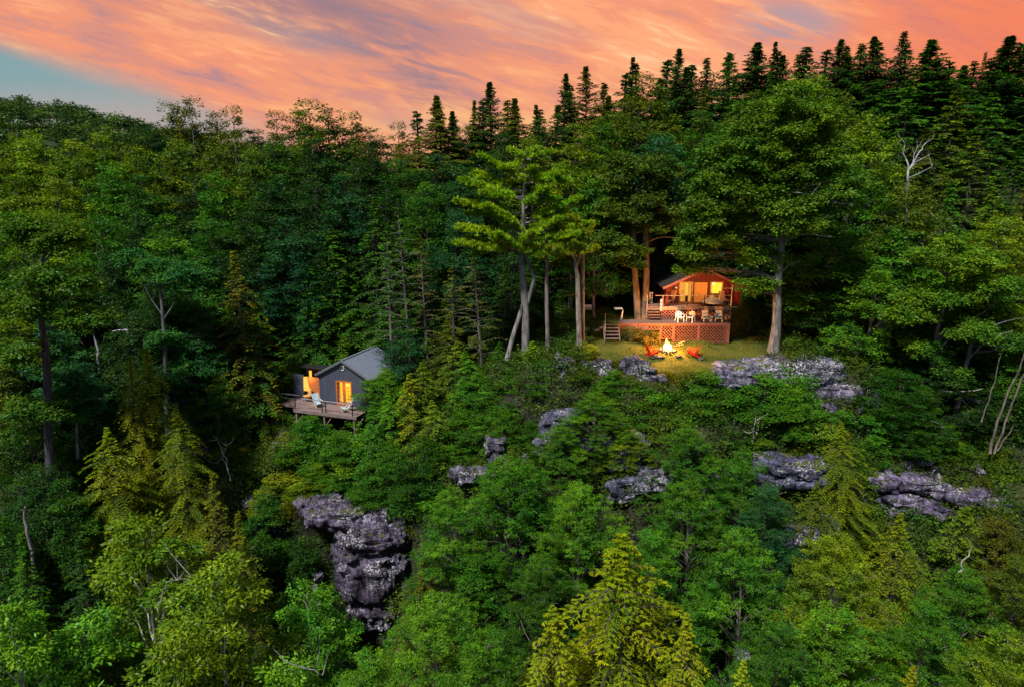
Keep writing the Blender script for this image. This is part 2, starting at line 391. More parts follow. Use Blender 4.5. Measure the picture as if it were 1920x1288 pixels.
def clump_leaves(rng, C, RC, n_sub, n_leaf, leaf, flat=0.6, up=0.55, droop=0.25, tone_c=None):
    """leaf rosettes over the upper shell of flattened clumps C (centres) of radius RC"""
    P, D, Nn, T = [], [], [], []
    for i, (c, rc) in enumerate(zip(C, RC)):
        s = max(3, int(n_sub * (rc / RC.mean()) ** 2))
        d = unit(rng.normal(size=(s, 3))); d[:, 2] = np.where(d[:, 2] < -0.25, -d[:, 2] * rng.uniform(-0.2, 1, s), d[:, 2]); d = unit(d)
        rr = rng.uniform(0.55, 1.05, s)[:, None]
        sc = c + d * rr * rc * np.array([1, 1, flat])
        st = rng.normal(0, 0.10, s)
        k = n_leaf
        base = np.repeat(sc, k, 0); ax = np.repeat(d, k, 0)
        az = rng.uniform(0, 2 * PI, (s * k)); out = np.stack([np.cos(az), np.sin(az), rng.uniform(-0.6, 0.35, s * k) - droop], 1)
        ldir = unit(out + ax * 0.5)
        P.append(base + ldir * rng.uniform(0.0, 1.9, (s * k, 1)) * leaf + rng.normal(0, 0.35 * leaf, (s * k, 3)))
        D.append(ldir)
        Nn.append(unit(ax * 0.6 + np.array([0, 0, up]) + rng.normal(0, 0.45, (s * k, 3))))
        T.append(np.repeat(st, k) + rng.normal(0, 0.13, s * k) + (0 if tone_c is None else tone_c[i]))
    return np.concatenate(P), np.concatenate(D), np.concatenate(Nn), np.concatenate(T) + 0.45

def limb(mb, p, q, r0, r1, rng, n=5, sag=0.0, wob=0.06, sides=5):
    p = np.array(p, float); q = np.array(q, float); ln = np.linalg.norm(q - p); pts = []
    for i in range(n + 1):
        t = i / n; x = p + (q - p) * t; x = x + rng.normal(0, wob * ln * 0.3, 3) * (0 < i < n); x[2] += -sag * ln * math.sin(PI * t)
        pts.append(x)
    mb.tube(pts, [r0 + (r1 - r0) * i / n for i in range(n + 1)], sides, False)
    return pts

class Proto:
    def __init__(s, name, crown, trunk, H, D): s.name = name; s.crown = crown; s.trunk = trunk; s.H = H; s.D = D

def broadleaf(seed, H, D, base, n_clump, n_sub, n_leaf, leaf, rc=1.15, open_=0.0, flat=0.55, trunk_r=0.26):
    rng = np.random.default_rng(seed); Rr = D / 2; mb = MB()
    zc0 = H * base; C = []; tries = 0; Hc = H - zc0
    while len(C) < n_clump and tries < 20000:
        tries += 1
        th = rng.uniform(0, 2 * PI); zf = rng.uniform(0.0, 1.0)
        prof = math.sin(PI * min(1, (zf * 0.86 + 0.14)) ** 0.8) ** 0.6 * (1 - 0.25 * zf)
        k = rng.uniform(0.35, 1.0) ** 0.5
        lob = 1 + 0.22 * math.sin(3 * th + seed) + 0.12 * math.sin(5 * th + 2 * seed + zf * 5)
        rad = max(0.0, Rr * prof * lob * k - rc * 0.5)
        c = np.array([math.cos(th) * rad, math.sin(th) * rad, zc0 + zf * Hc - rc * 0.4])
        if all(np.linalg.norm((c - o) / np.array([1, 1, 0.7])) > rc * (1.05 + open_) for o in C): C.append(c)
    C = np.array(C); RC = rc * rng.uniform(0.75, 1.3, len(C))
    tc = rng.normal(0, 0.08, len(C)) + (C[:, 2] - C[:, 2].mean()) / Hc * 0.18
    P, Dd, Nn, T = clump_leaves(rng, C, RC, n_sub, n_leaf, leaf, flat, tone_c=tc)
    # trunk with fork, limbs reach the clumps
    bend = rng.normal(0, 0.25, 2)
    def tp(t): return np.array([bend[0] * math.sin(t * 3) * t * 1.5, bend[1] * math.sin(t * 2.5) * t * 1.5, t * H * 0.9])
    tt = np.linspace(0, 1, 12)
    mb.tube([tp(t) - (np.array([0, 0, 2.0]) if t == 0 else 0) for t in tt], [trunk_r * (1.25 if i == 0 else 1) * (1 - 0.86 * t) for i, t in enumerate(tt)], 9)
    for i, c in enumerate(C):
        if i % 2 and n_clump > 40: continue
        zb = max(zc0 * 0.75, c[2] - np.linalg.norm(c[:2]) * 0.75 - 0.4); t = min(0.97, zb / (H * 0.9))
        limb(mb, tp(t), c, trunk_r * (1 - 0.86 * t) * 0.5, 0.02, rng, 5, -0.05)
        for _ in range(2): 
            j = rng.normal(0, 1, 3) * rc * 0.6; limb(mb, c * 0.75 + tp(t) * 0.25, c + j, 0.035, 0.012, rng, 3, 0, 0.08, 4)
    cm = leaf_quads(P, Dd, Nn, leaf * rng.uniform(0.6, 1.5, len(P)), leaf * rng.uniform(0.4, 0.65, len(P)), T, 'crown', LEAF, 0.08)
    return Proto('broadleaf_tree', cm, mb.mesh(BARK, 'trunk'), H, D)

def conifer(seed, H, D, base=0.04, n_br=170, step=0.26, twig=0.75, needle=0.24, nw=0.085, k_leaf=5, droop=0.35, shape=0.85, gap=0.0, up_tip=0.0, trunk_r=0.2, ragged=0.2):
    rng = np.random.default_rng(seed); Rr = D / 2; mb = MB(); P, Dd, Nn, T = [], [], [], []
    lean = rng.normal(0, 0.012, 2)
    mb.tube([(lean[0] * z * H, lean[1] * z * H, z * H - (2 if z == 0 else 0)) for z in (0, 0.2, 0.4, 0.6, 0.8, 0.95, 1.0)], [trunk_r, trunk_r * 0.85, trunk_r * 0.66, trunk_r * 0.47, trunk_r * 0.25, 0.05, 0.015], 7)
    ph = rng.uniform(0, 6)
    for i in range(n_br):
        zf = base + (1 - base) * (i + rng.uniform(-0.5, 0.5)) / n_br; zf = min(max(zf, base), 0.996)
        az = i * 2.39996 + rng.normal(0, 0.35)
        bulge = 1 + 0.22 * math.sin(az * 2 + zf * 9 + ph) + 1.6 * ragged * mn.noise((math.cos(az) * 1.3, math.sin(az) * 1.3 + seed, zf * 9))
        ln = Rr * (1 - zf) ** shape * rng.uniform(0.58, 1.15) * bulge * min(1, (1 - zf) / 0.18) ** 0.7 + 0.06
        if rng.random() < gap: continue
        d0 = np.array([math.cos(az), math.sin(az), 0.0]); side = np.array([-d0[1], d0[0], 0])
        o = np.array([lean[0] * zf * H, lean[1] * zf * H, zf * H])
        rise = 0.25 * ln * (0.3 + zf) + (0.9 * ln * max(0, (zf - 0.86) / 0.14)) + ln * rng.normal(0, 0.13)
        pts = []
        ns = max(3, int(ln / step)); bt = rng.normal(0, 0.09) + 0.12 * (zf - 0.5)
        for s_ in range(ns + 1):
            t = s_ / ns
            p = o + d0 * ln * t + np.array([0, 0, rise * math.sin(t * PI * 0.6) - droop * ln * t * t + up_tip * ln * t ** 3])
            p = p + side * math.sin(t * 3 + az) * 0.07 * ln; pts.append(p)
            if t < 0.22 and ln > 1.2: continue
            tl = twig * (0.35 + 0.65 * min(1, (1 - zf) / 0.2)) * (1.05 - 0.75 * t) * min(1, ln / 1.9 + 0.04) * (0.7 + 0.5 * rng.random())
            for sg in (-1, 1):
                tw = unit(d0 * 0.75 + side * sg * rng.uniform(0.6, 1.1) + np.array([0, 0, -0.12 - droop * 0.5 * rng.random()]))
                n_ = k_leaf; u = (np.arange(n_) + rng.uniform(0, 1, n_)) / n_
                base_p = p + np.outer(u * tl, tw); base_p[:, 2] -= droop * 0.35 * tl * u ** 2
                sp = rng.choice([-1, 1], n_)
                ld = unit(tw + np.outer(sp * 0.55, np.cross(tw, [0, 0, 1])) + rng.normal(0, 0.22, (n_, 3)) + np.array([0, 0, -0.12]))
                P.append(base_p); Dd.append(ld); Nn.append(unit(np.array([0, 0, 1.0]) + d0 * 0.25 + rng.normal(0, 0.38, (n_, 3))))
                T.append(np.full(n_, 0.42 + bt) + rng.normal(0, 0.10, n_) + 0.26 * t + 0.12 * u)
        if ln > 0.8: mb.tube(pts[::2] if len(pts) > 4 else pts, [0.045 * (1 - 0.8 * k / len(pts[::2] if len(pts) > 4 else pts)) for k in range(len(pts[::2] if len(pts) > 4 else pts))], 3, False)
    P = np.concatenate(P); Dd = np.concatenate(Dd); Nn = np.concatenate(Nn); T = np.concatenate(T)
    cm = leaf_quads(P, Dd, Nn, needle * rng.uniform(0.8, 1.4, len(P)), nw, T, 'crown', NEEDLE, 0.0)
    return Proto('conifer', cm, mb.mesh(BARK, 'trunk'), H, D)

def pine_limbs(rng, limbs, mb):
    """white pine foliage: each limb (start, end, half spread) carries a flat plate of upturned needle tufts"""
    P, Dd, Nn, T = [], [], [], []
    for (a, b, wdt) in limbs:
        a = np.array(a, float); b = np.array(b, float); ln = np.linalg.norm(b - a)
        limb(mb, a, b, 0.03 + 0.012 * ln, 0.02, rng, 6, 0.03, 0.05)
        d0 = unit(b - a); side = unit(np.cross(d0, [0, 0, 1.0])); nt_ = int(20 + ln * wdt * 20)
        bt = rng.normal(0, 0.05)
        for _ in range(nt_):
            t = rng.uniform(0.25, 1.05) if ln > 1.5 else rng.uniform(0.1, 1.05)
            s_ = rng.normal(0, 0.5) * wdt * math.sin(PI * min(1, 0.25 + 0.65 * t))
            c = a + (b - a) * t + side * s_ + np.array([0, 0, rng.normal(0.04, 0.09) + 0.10 * math.cos(s_ * 3)])
            if rng.random() < 0.25: mb.tube([a + (b - a) * max(0, t - 0.12), c], [0.018, 0.008], 3, False)
            n_ = 22
            az = rng.uniform(0, 2 * PI, n_); el = rng.uniform(-0.05, 1.15, n_)
            ld = np.stack([np.cos(az) * np.cos(el), np.sin(az) * np.cos(el), np.sin(el)], 1) + d0 * 0.35
            P.append(np.repeat(c[None], n_, 0) + rng.normal(0, 0.05, (n_, 3))); Dd.append(unit(ld))
            Nn.append(unit(rng.normal(0, 1, (n_, 3)) + np.array([0, -0.6, 0.8])))
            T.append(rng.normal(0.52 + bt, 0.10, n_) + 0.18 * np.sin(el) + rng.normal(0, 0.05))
    return np.concatenate(P), np.concatenate(Dd), np.concatenate(Nn), np.concatenate(T)
def pine(seed, H, D, base=0.35, n_l=46):
    rng = np.random.default_rng(seed); mb = MB(); limbs = []
    mb.tube([(0.1 * math.sin(z * 4), 0, z * H - (2 if z == 0 else 0)) for z in np.linspace(0, 1, 9)], [0.28 * (1 - 0.9 * z) for z in np.linspace(0, 1, 9)], 8)
    for i in range(n_l):
        zf = base + (0.99 - base) * (i // 4 * 4 + rng.uniform(0, 1.5)) / n_l; az = i * 2.4 + rng.normal(0, 0.3)
        ln = D / 2 * (1 - ((zf - base) / (1 - base)) ** 1.6) * rng.uniform(0.6, 1.1) + 0.5
        a = np.array([0, 0, zf * H]); limbs.append((a, a + np.array([math.cos(az) * ln, math.sin(az) * ln, ln * rng.uniform(0.0, 0.28)]), 0.35 + ln * 0.16))
    P, Dd, Nn, T = pine_limbs(rng, limbs, mb)
    return Proto('white_pine_tree', leaf_quads(P, Dd, Nn, 0.30 * rng.uniform(0.8, 1.2, len(P)), 0.05, T, 'crown', NEEDLE), mb.mesh(BARK, 'trunk'), H, D)

def bush(seed, H, D, n_clump, n_sub, n_leaf, leaf, rc=0.55):
    rng = np.random.default_rng(seed); mb = MB(); C = []
    tries = 0
    while len(C) < n_clump and tries < 8000:
        tries += 1
        d = unit(rng.normal(size=3)); d[2] = abs(d[2]); k = rng.uniform(0.5, 1) 
        lob = 1 + 0.25 * math.sin(3 * math.atan2(d[1], d[0]) + seed)
        c = np.array([d[0] * (D / 2 - rc * 0.4) * k * lob, d[1] * (D / 2 - rc * 0.4) * k * lob, 0.15 * H + d[2] * (0.85 * H - rc * 0.4) * k * lob])
        if all(np.linalg.norm(c - o) > rc * 0.95 for o in C): C.append(c)
    C = np.array(C); RC = rc * rng.uniform(0.7, 1.3, len(C))
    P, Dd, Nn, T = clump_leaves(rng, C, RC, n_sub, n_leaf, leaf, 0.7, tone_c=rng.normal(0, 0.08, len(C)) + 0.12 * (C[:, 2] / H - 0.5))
    for c in C[::2]: limb(mb, (rng.normal(0, 0.12), rng.normal(0, 0.12), -0.4), c, 0.05, 0.012, rng, 5, -0.08, 0.08, 4)
    return Proto('shrub', leaf_quads(P, Dd, Nn, leaf * rng.uniform(0.8, 1.3, len(P)), leaf * 0.5, T, 'foliage', LEAF, 0.08), mb.mesh(BARK, 'stem'), H, D)

KINDS = {
 'M': [broadleaf(11, 20, 10, 0.30, 85, 15, 22, 0.25), broadleaf(12, 16, 12, 0.22, 95, 15, 22, 0.25, 1.25), broadleaf(13, 22, 9, 0.32, 85, 15, 21, 0.25, 1.05, 0.05),
       broadleaf(14, 12, 10, 0.15, 75, 15, 22, 0.24, 1.1), broadleaf(15, 26, 11, 0.38, 95, 15, 20, 0.27, 1.2, 0.1)],
 'O': [broadleaf(21, 20, 10, 0.35, 46, 13, 20, 0.27, 1.05, 0.35), broadleaf(22, 22, 12, 0.4, 52, 13, 20, 0.28, 1.15, 0.3)],      # open crowns
 'N': [broadleaf(31, 18, 12, 0.2, 100, 26, 32, 0.14, 1.05, 0.0, 0.6), broadleaf(32, 20, 10, 0.25, 95, 26, 32, 0.135, 0.95, 0.05, 0.6)],  # near the camera
 'W': [broadleaf(35, 18, 11, 0.25, 80, 17, 26, 0.24, 0.95, 0.2, 0.5)],     # big leaves close by
 'K': [conifer(41, 18, 8.5), conifer(42, 14, 8, n_br=140), conifer(43, 21, 7.5, n_br=190), conifer(44, 9, 5.5, n_br=100, step=0.2, twig=0.6, needle=0.2, nw=0.07)],
 'F': [conifer(51, 18, 9.5, n_br=260, step=0.2, twig=0.7, needle=0.12, nw=0.034, k_leaf=15, droop=0.45, shape=0.68), conifer(52, 16, 8, n_br=230, step=0.2, twig=0.65, needle=0.12, nw=0.034, k_leaf=15, droop=0.5, shape=0.65)],
 'S': [conifer(61, 20, 8.4, n_br=430, step=0.2, twig=0.75, needle=0.19, nw=0.075, k_leaf=9, droop=0.35, gap=0.08, up_tip=0.15, shape=0.72, base=.25, ragged=0.35), conifer(62, 20, 9.4, n_br=360, step=0.22, twig=0.85, needle=0.2, nw=0.08, k_leaf=9, droop=0.25, gap=0.2, up_tip=0.3, shape=0.68, base=.25, ragged=0.5), conifer(63, 20, 7.6, n_br=330, step=0.2, twig=0.7, needle=0.19, nw=0.075, k_leaf=9, droop=0.4, gap=0.2, up_tip=0.1, shape=0.8, base=.25, ragged=0.45), conifer(64, 20, 9.0, n_br=380, step=0.22, twig=0.8, needle=0.2, nw=0.075, k_leaf=9, droop=0.3, gap=0.1, up_tip=0.2, shape=0.62, base=.25, ragged=0.4)],
 'T': [conifer(65, 16, 6, base=0.18, n_br=75, step=0.3, twig=0.6, needle=0.2, nw=0.06, droop=0.15, gap=0.15, shape=0.6)],   # thin ladder-like spruce
 'P': [pine(71, 20, 9)],
 'G': [broadleaf(36, 5.5, 4.6, 0.12, 44, 20, 22, 0.15, 0.58, 0.0, 0.6, 0.09), broadleaf(37, 7.0, 4.4, 0.15, 50, 20, 22, 0.15, 0.58, 0.05, 0.6, 0.09)],
 'B': [bush(81, 3.2, 4.4, 26, 15, 18, 0.19), bush(82, 4.2, 4.0, 30, 15, 18, 0.18), bush(83, 2.0, 3.4, 18, 14, 16, 0.17, 0.45)],
}
NAMES = {'M': 'broadleaf_tree', 'O': 'broadleaf_tree', 'N': 'broadleaf_tree', 'W': 'broadleaf_tree', 'K': 'hemlock_tree', 'F': 'hemlock_tree', 'S': 'spruce_tree', 'T': 'spruce_tree', 'P': 'white_pine_tree', 'G': 'broadleaf_sapling', 'B': 'shrub'}
CATS = {'M': 'tree', 'B': 'shrub'}
RNG = random.Random(5)
_src = {}
def place(kind, px, py, Y, wpx, color, label, group=None, bark=(0.13, 0.11, 0.12), which=None, hmax=None, rz=None):
    """a tree whose top is seen at px, py and whose crown is wpx photo pixels wide, standing at distance Y on the terrain"""
    top = at(px, py, Y); w = wpx * mpp(px, py, Y)
    zb = ground_z(top.x, top.y) - 0.2
    if hmax: zb = max(zb, top.z - hmax)
    H = max(1.0, top.z - zb)
    pr = KINDS[kind]
    if which is None:
        pr_ = sorted(pr, key=lambda p: abs(math.log((H / w) / (p.H / p.D))) + RNG.uniform(0, 0.25))[0]
    else: pr_ = pr[which]
    s = w / pr_.D; sz = min(max(H / pr_.H, s * 0.62), s * 1.55)
    zb = top.z - pr_.H * sz
    key = id(pr_)
    if key not in _src:
        e = bpy.data.objects.new(NAMES[kind], None); COL.objects.link(e)
        t = obj('stem' if kind == 'B' else 'trunk', pr_.trunk, e); c = obj('foliage' if kind == 'B' else 'crown', pr_.crown, e)
        _src[key] = e; e.empty_display_size = 0.3
    else:
        e = copy_thing(_src[key])
        for k in ('group',):
            if k in e: del e[k]
    e.location = (top.x, top.y, zb); e.rotation_euler = (RNG.uniform(-.05, .05), RNG.uniform(-.05, .05), RNG.uniform(0, 6.28) if rz is None else rz); e.scale = (s, s, sz)
    tag(e, label, 'shrub' if kind == 'B' else 'tree', group)
    v = RNG.uniform(0.82, 1.2); h = RNG.uniform(0.9, 1.12); color = (color[0] * v * h, color[1] * v, color[2] * v / h)
    if kind in 'FKS': bark = (0.055, 0.05, 0.045)
    for ch in e.children: ch.color = (*bark, 1) if ch.name.startswith(('trunk', 'stem')) else (*color, 1)
    return e
ORD = ['first', 'second', 'third', 'fourth', 'fifth', 'sixth', 'seventh', 'eighth', 'ninth', 'tenth', 'eleventh', 'twelfth', 'thirteenth', 'fourteenth', 'fifteenth', 'sixteenth', 'seventeenth', 'eighteenth', 'nineteenth', 'twentieth']
def row(kind, desc, group, items, Y=None):
    """a row of like trees, counted from the left; items: (px, py, Y, wpx, colour)"""
    items = sorted(items, key=lambda i: i[0])
    for i, it in enumerate(items):
        k = it[5] if len(it) > 5 else kind
        place(k, it[0], it[1], it[2], it[3], it[4], '%s from the left of %s' % (ORD[i], desc), group)
# ------------------------------------------------------------------ rocks
def rock_geo(mb, c, size, seed, box=0.5, rough=0.24, strata=0.13, rotz=0.0, tilt=0.0, sub=4, vor=0.24, taper=0.0):
    bm = bmesh.new(); bmesh.ops.create_icosphere(bm, subdivisions=sub, radius=1.0)
    Mx = Matrix.Rotation(rotz, 3, 'Z') @ Matrix.Rotation(tilt, 3, 'Y'); sx, sy, sz = size; av = min(1.25, (sx + sy + sz) / 3)
    rr = random.Random(seed); steps = [rr.uniform(-1, 1) for _ in range(40)]; so = Vector((seed * 3.7, seed * 1.3, seed * 5.1))
    vs = []
    for v in bm.verts:
        p = Vector([math.copysign(abs(x) ** box, x) for x in v.co]); p = p / max(1e-6, max(abs(p.x), abs(p.y), abs(p.z)) * 0.35 + p.length * 0.65)
        q = Vector((p.x * sx * (1 + taper * p.z), p.y * sy * (1 + taper * 0.6 * p.z), p.z * sz)); n = v.co.normalized()
        w = q * (1.0 / av)
        d = mn.fractal(w * 1.5 + so, 0.9, 2.1, 6) * rough * av
        vd, vp = mn.voronoi(Vector((w.x * 1.5, w.y * 1.5, w.z * 2.6)) + so); d += ((mn.cell(vp[0] * 7.3) - 0.5) * vor - 0.14 * max(0, 1 - (vd[1] - vd[0]) / 0.10)) * av
        cr = min(abs(mn.noise(w * 1.1 + so * 2)), abs(mn.noise(w * 2.3 + so)) * 1.3); d -= 0.16 * av * max(0, 1 - cr / 0.09)
        k = q.z / 0.62 + mn.noise(w * 0.8 + so) * 1.2; i = int(math.floor(k)) % 40; f = k - math.floor(k)
        st = (steps[i] * (1 - f ** 6) + steps[(i + 1) % 40] * f ** 6) * strata * av * 0.6
        q = q + n * d + Vector((n.x, n.y, 0)) * st
        vs.append(Mx @ q + Vector(c))
    fs = [tuple(x.index for x in f.verts) for f in bm.faces]; bm.free()
    mb.add(vs, fs, True)
def outcrop(label, lumps, color=(1, 1, 1), name='rock_outcrop', group=None, seed=1, **kw):
    """lumps: (px, py, Y, sx, sy, sz, rotz) with px,py the middle of the lump"""
    o0 = at(*lumps[0][:3]); mb = MB()
    for i, l in enumerate(lumps):
        c = at(*l[:3]) - o0; rock_geo(mb, c, l[3:6], seed * 13 + i, rotz=l[6] if len(l) > 6 else 0, tilt=l[7] if len(l) > 7 else 0, **kw)
    o = mb.build(name, ROCK, None, o0); o.color = (*color, 1); tag(o, label, 'rock', group)
    return o
PUR = (1.5, 1.35, 1.8); GREY = (1.7, 1.8, 2.0); SHADE_TINT = (0.35, 0.32, 0.55)
outcrop('broad grey dome of lichened rock under the tall maple at the lawn edge', [(1410, 700, 56.4, 4.3, 2.4, 1.15, 0.05), (1500, 696, 56.6, 3.6, 2.2, 1.35, -0.1), (1345, 706, 56.0, 2.1, 1.6, 0.75, 0), (1465, 686, 57.3, 2.6, 1.6, 1.1, 0)], (1.5, 1.6, 1.8), seed=1, rough=0.10, box=0.75, sub=5, vor=0.10)
outcrop('purple grey cliff block falling away right of the lichened dome', [(1550, 728, 56.0, 2.8, 1.8, 1.1, -0.3), (1600, 752, 55.5, 2.3, 1.5, 1.1, -0.2), (1640, 768, 55.0, 1.5, 1.4, 0.7, -0.3), (1570, 765, 55.0, 2.2, 1.3, 0.8, -0.2)], PUR, seed=2)
outcrop('dark purple rock shelf right of the small green bush', [(1665, 745, 55.5, 1.9, 1.4, 0.8, -0.3), (1700, 760, 55, 1.0, 1.0, 0.5, 0)], PUR, seed=3)
outcrop('rugged speckled boulder at the left end of the lawn edge', [(1064, 700, 55.6, 1.15, 1.1, 1.5, 0.2), (1080, 725, 55.2, 0.9, 0.9, 1.2, 0)], GREY, seed=4)
outcrop('dark pointed rock with a slanting top in front of the fire', [(1195, 693, 54.9, 1.5, 0.9, 0.9, -0.2, 0.35), (1220, 712, 54.4, 1.5, 0.9, 0.7, -0.1, 0.2)], (0.8, 0.8, 1.0), seed=5)
outcrop('low cracked rock between the two boulders at the lawn edge', [(1125, 690, 55.4, 1.5, 0.9, 0.75, 0, 0.2), (1135, 722, 54.7, 1.1, 0.9, 1.5, 0), (1165, 740, 54.2, 0.9, 0.8, 1.3, 0)], (0.9, 0.85, 1.1), seed=6)
outcrop('pale grey boulder below the deck of the grey cabin', [(532, 845, 57.0, 1.05, 0.9, 0.95, 0.3), (515, 865, 56.6, 0.8, 0.8, 0.7, 0)], (1.5, 1.55, 1.7), seed=7)
outcrop('large overhanging purple cliff with a mossy lip', [(700, 1075, 50.2, 2.7, 2.3, 5.2, 0.12)], (1.0, 0.88, 1.22), seed=8, sub=6, vor=0.30, rough=0.34, strata=0.22, box=0.5, taper=0.30)
outcrop('sloping mossy rock lip jutting left from the top of the cliff', [(640, 960, 50.8, 3.1, 2.2, 0.9, 0.25, 0.16), (592, 950, 51.2, 1.6, 1.4, 0.6, 0.3, 0.3)], (1.1, 1.0, 1.3), seed=38, sub=5, vor=0.22, rough=0.26)
outcrop('rock wall painted black for shade in the hollow left of the overhang', [(530, 1020, 53.0, 2.2, 1.4, 2.6, 0.2), (580, 1030, 53.4, 2.0, 1.4, 2.8, 0), (500, 990, 53.5, 1.4, 1.2, 1.3, 0), (600, 1060, 52.6, 1.4, 1.0, 1.6, 0)], SHADE_TINT, seed=10)  # shade of the recess is put into this wall's dark tint
outcrop('small dark blocks lying in the hollow beside the cliff', [(596, 1080, 50.2, 0.42, 0.4, 0.38, 0.4), (590, 1105, 49.6, 0.3, 0.3, 0.45, 0), (575, 1070, 50.8, 0.3, 0.3, 0.3, 0.2)], (0.9, 0.85, 1.3), name='boulder', seed=11)
outcrop('flat pale ledge between the bushes left of the stone cairn', [(885, 888, 50.2, 1.69, 1.08, 0.50, 0.2), (938, 862, 50.8, 0.88, 0.60, 0.34, 0.1), (930, 835, 51.6, 0.88, 0.72, 0.66, 0)], (1.3, 1.3, 1.5), seed=12)
outcrop('grey ledges showing through the green crown below the lawn', [(1055, 800, 50.8, 2.00, 1.44, 1.20, 0), (1040, 835, 50.0, 1.50, 1.20, 0.84, 0), (1110, 830, 49.8, 1.75, 1.20, 0.72, 0)], (0.9, 1.0, 1.3), seed=13)
outcrop('blue grey stepped ledge in the middle of the slope', [(1185, 838, 49.4, 1.38, 1.08, 1.08, 0), (1170, 870, 48.6, 1.50, 1.08, 0.54, 0), (1175, 915, 47.4, 1.50, 1.08, 0.96, 0)], (1.0, 1.1, 1.45), seed=14)
outcrop('pale broken ledge right of the blue grey stepped ledge', [(1225, 895, 47.6, 1.62, 1.08, 0.96, 0.1), (1215, 910, 47.2, 1.25, 0.96, 0.48, 0), ], (1.4, 1.5, 1.7), seed=15)
outcrop('small blue grey block showing through the right of the spreading green tree', [(1330, 905, 48.2, 0.8, 0.7, 0.9, 0), (1330, 930, 47.8, 0.9, 0.7, 0.4, 0)], (1.4, 1.5, 1.7), seed=25)
outcrop('slabby dark blue ledge left of the tall olive hemlock', [(1480, 872, 48.6, 2.75, 1.56, 0.66, -0.15), (1495, 895, 48.0, 2.50, 1.32, 0.60, -0.1), (1440, 905, 47.6, 1.75, 1.20, 0.60, 0), (1520, 878, 49.0, 1.75, 1.20, 0.60, 0)], (0.85, 0.9, 1.35), seed=16)
outcrop('long layered purple ledge at the right of the slope', [(1720, 905, 49.2, 2.6, 1.4, 0.7, 0.1, 0.08), (1790, 925, 48.8, 2.5, 1.3, 0.75, -0.1, 0.1), (1690, 945, 48.2, 1.8, 1.2, 0.8, 0.1), (1740, 955, 47.8, 1.7, 1.1, 0.75, 0, 0.2), (1850, 940, 48.4, 1.8, 1.2, 0.6, -0.1), (1660, 905, 49.4, 1.4, 1.2, 0.8, 0)], PUR, seed=17, strata=0.16)
for i, (l, lb) in enumerate(zip([(1735, 862, 50.8, 0.7, 0.5, 0.5, 0), (1752, 885, 50.4, 0.75, 0.5, 0.55, 0.3), (1782, 880, 50.5, 0.6, 0.5, 0.4, 0), (1815, 878, 50.6, 1.1, 0.6, 0.4, 0), (1700, 872, 50.6, 0.45, 0.35, 0.35, 0)],
    ['topmost of the broken pinkish stones above the long purple ledge', 'largest block of the broken pinkish stones above the long purple ledge', 'dark middle stone of the broken stones above the long purple ledge', 'long stone at the right of the broken stones above the purple ledge', 'small stone at the left of the broken stones above the purple ledge'])):
    outcrop(lb, [l], (1.4, 1.15, 1.5), name='boulder', seed=60 + i, rough=0.25)
outcrop('dark boulder among the leaves in the lower right', [(1500, 1000, 44.0, 1.4, 1, 0.8, 0), (1540, 990, 44.5, 1.1, 1, 0.6, 0)], (0.9, 0.9, 1.3), name='boulder', seed=19)
outcrop('small pale stone at the foot of the lower middle bushes', [(1395, 1225, 36, 0.45, 0.4, 0.3, 0)], (1.3, 1.3, 1.6), name='boulder', seed=20)
outcrop('mossy hump showing left of the grey cabin deck', [(440, 770, 60.2, 1.3, 1.0, 0.9, 0), ], (0.8, 0.8, 1.1), seed=21)
outcrop('dark rock among bare branches left of the pale grey boulder', [(405, 850, 57, 1.3, 1.0, 0.9, 0)], (0.8, 0.8, 1.1), seed=26)
outcrop('small pale knob of rock at the upper left of the black hollow', [(465, 940, 53.6, 0.5, 0.5, 0.4, 0)], (1.2, 1.2, 1.5), name='boulder', seed=27)
outcrop('rounded pale stone on top of the cliff lip', [(625, 935, 51.6, 0.9, 0.7, 0.5, 0.2)], (1.5, 1.5, 1.7), name='boulder', seed=22)
# pile of lit stones by the wooden steps
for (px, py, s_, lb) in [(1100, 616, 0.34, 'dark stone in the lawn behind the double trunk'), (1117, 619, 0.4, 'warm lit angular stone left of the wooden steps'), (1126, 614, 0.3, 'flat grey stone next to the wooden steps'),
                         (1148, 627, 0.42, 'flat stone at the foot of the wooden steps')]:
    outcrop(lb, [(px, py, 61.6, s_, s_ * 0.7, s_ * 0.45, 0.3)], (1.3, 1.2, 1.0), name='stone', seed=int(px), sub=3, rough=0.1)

# ------------------------------------------------------------------ forest
G1 = (0.027, 0.084, 0.009); G2 = (0.044, 0.132, 0.011); GB = (0.062, 0.165, 0.013); Y1 = (0.10, 0.17, 0.008); OL = (0.115, 0.145, 0.007)
OD = (0.065, 0.082, 0.010); B1 = (0.018, 0.075, 0.030); D1 = (0.016, 0.050, 0.012); YB = (0.11, 0.175, 0.010); OB = (0.135, 0.185, 0.009); MG = (0.07, 0.115, 0.012)
row('O', 'the open crowned trees against the sky at the upper left', 'open crowned trees on the left skyline',
    [(300, 196, 92, 170, OD), (362, 188, 92, 150, OD), (432, 203, 90, 130, OD), (505, 212, 92, 140, OD), (592, 192, 90, 190, MG), (668, 214, 92, 150, OD), (738, 232, 94, 110, OD), (235, 218, 88, 150, MG), (330, 205, 94, 170, D1, 'M'), (400, 212, 94, 170, OD, 'M'), (470, 230, 94, 150, D1, 'M'), (550, 208, 94, 170, D1, 'M'), (625, 205, 94, 180, D1, 'M'), (700, 226, 94, 170, D1, 'M'), (770, 255, 92, 130, OD, 'M'), (270, 215, 90, 150, D1, 'M')])
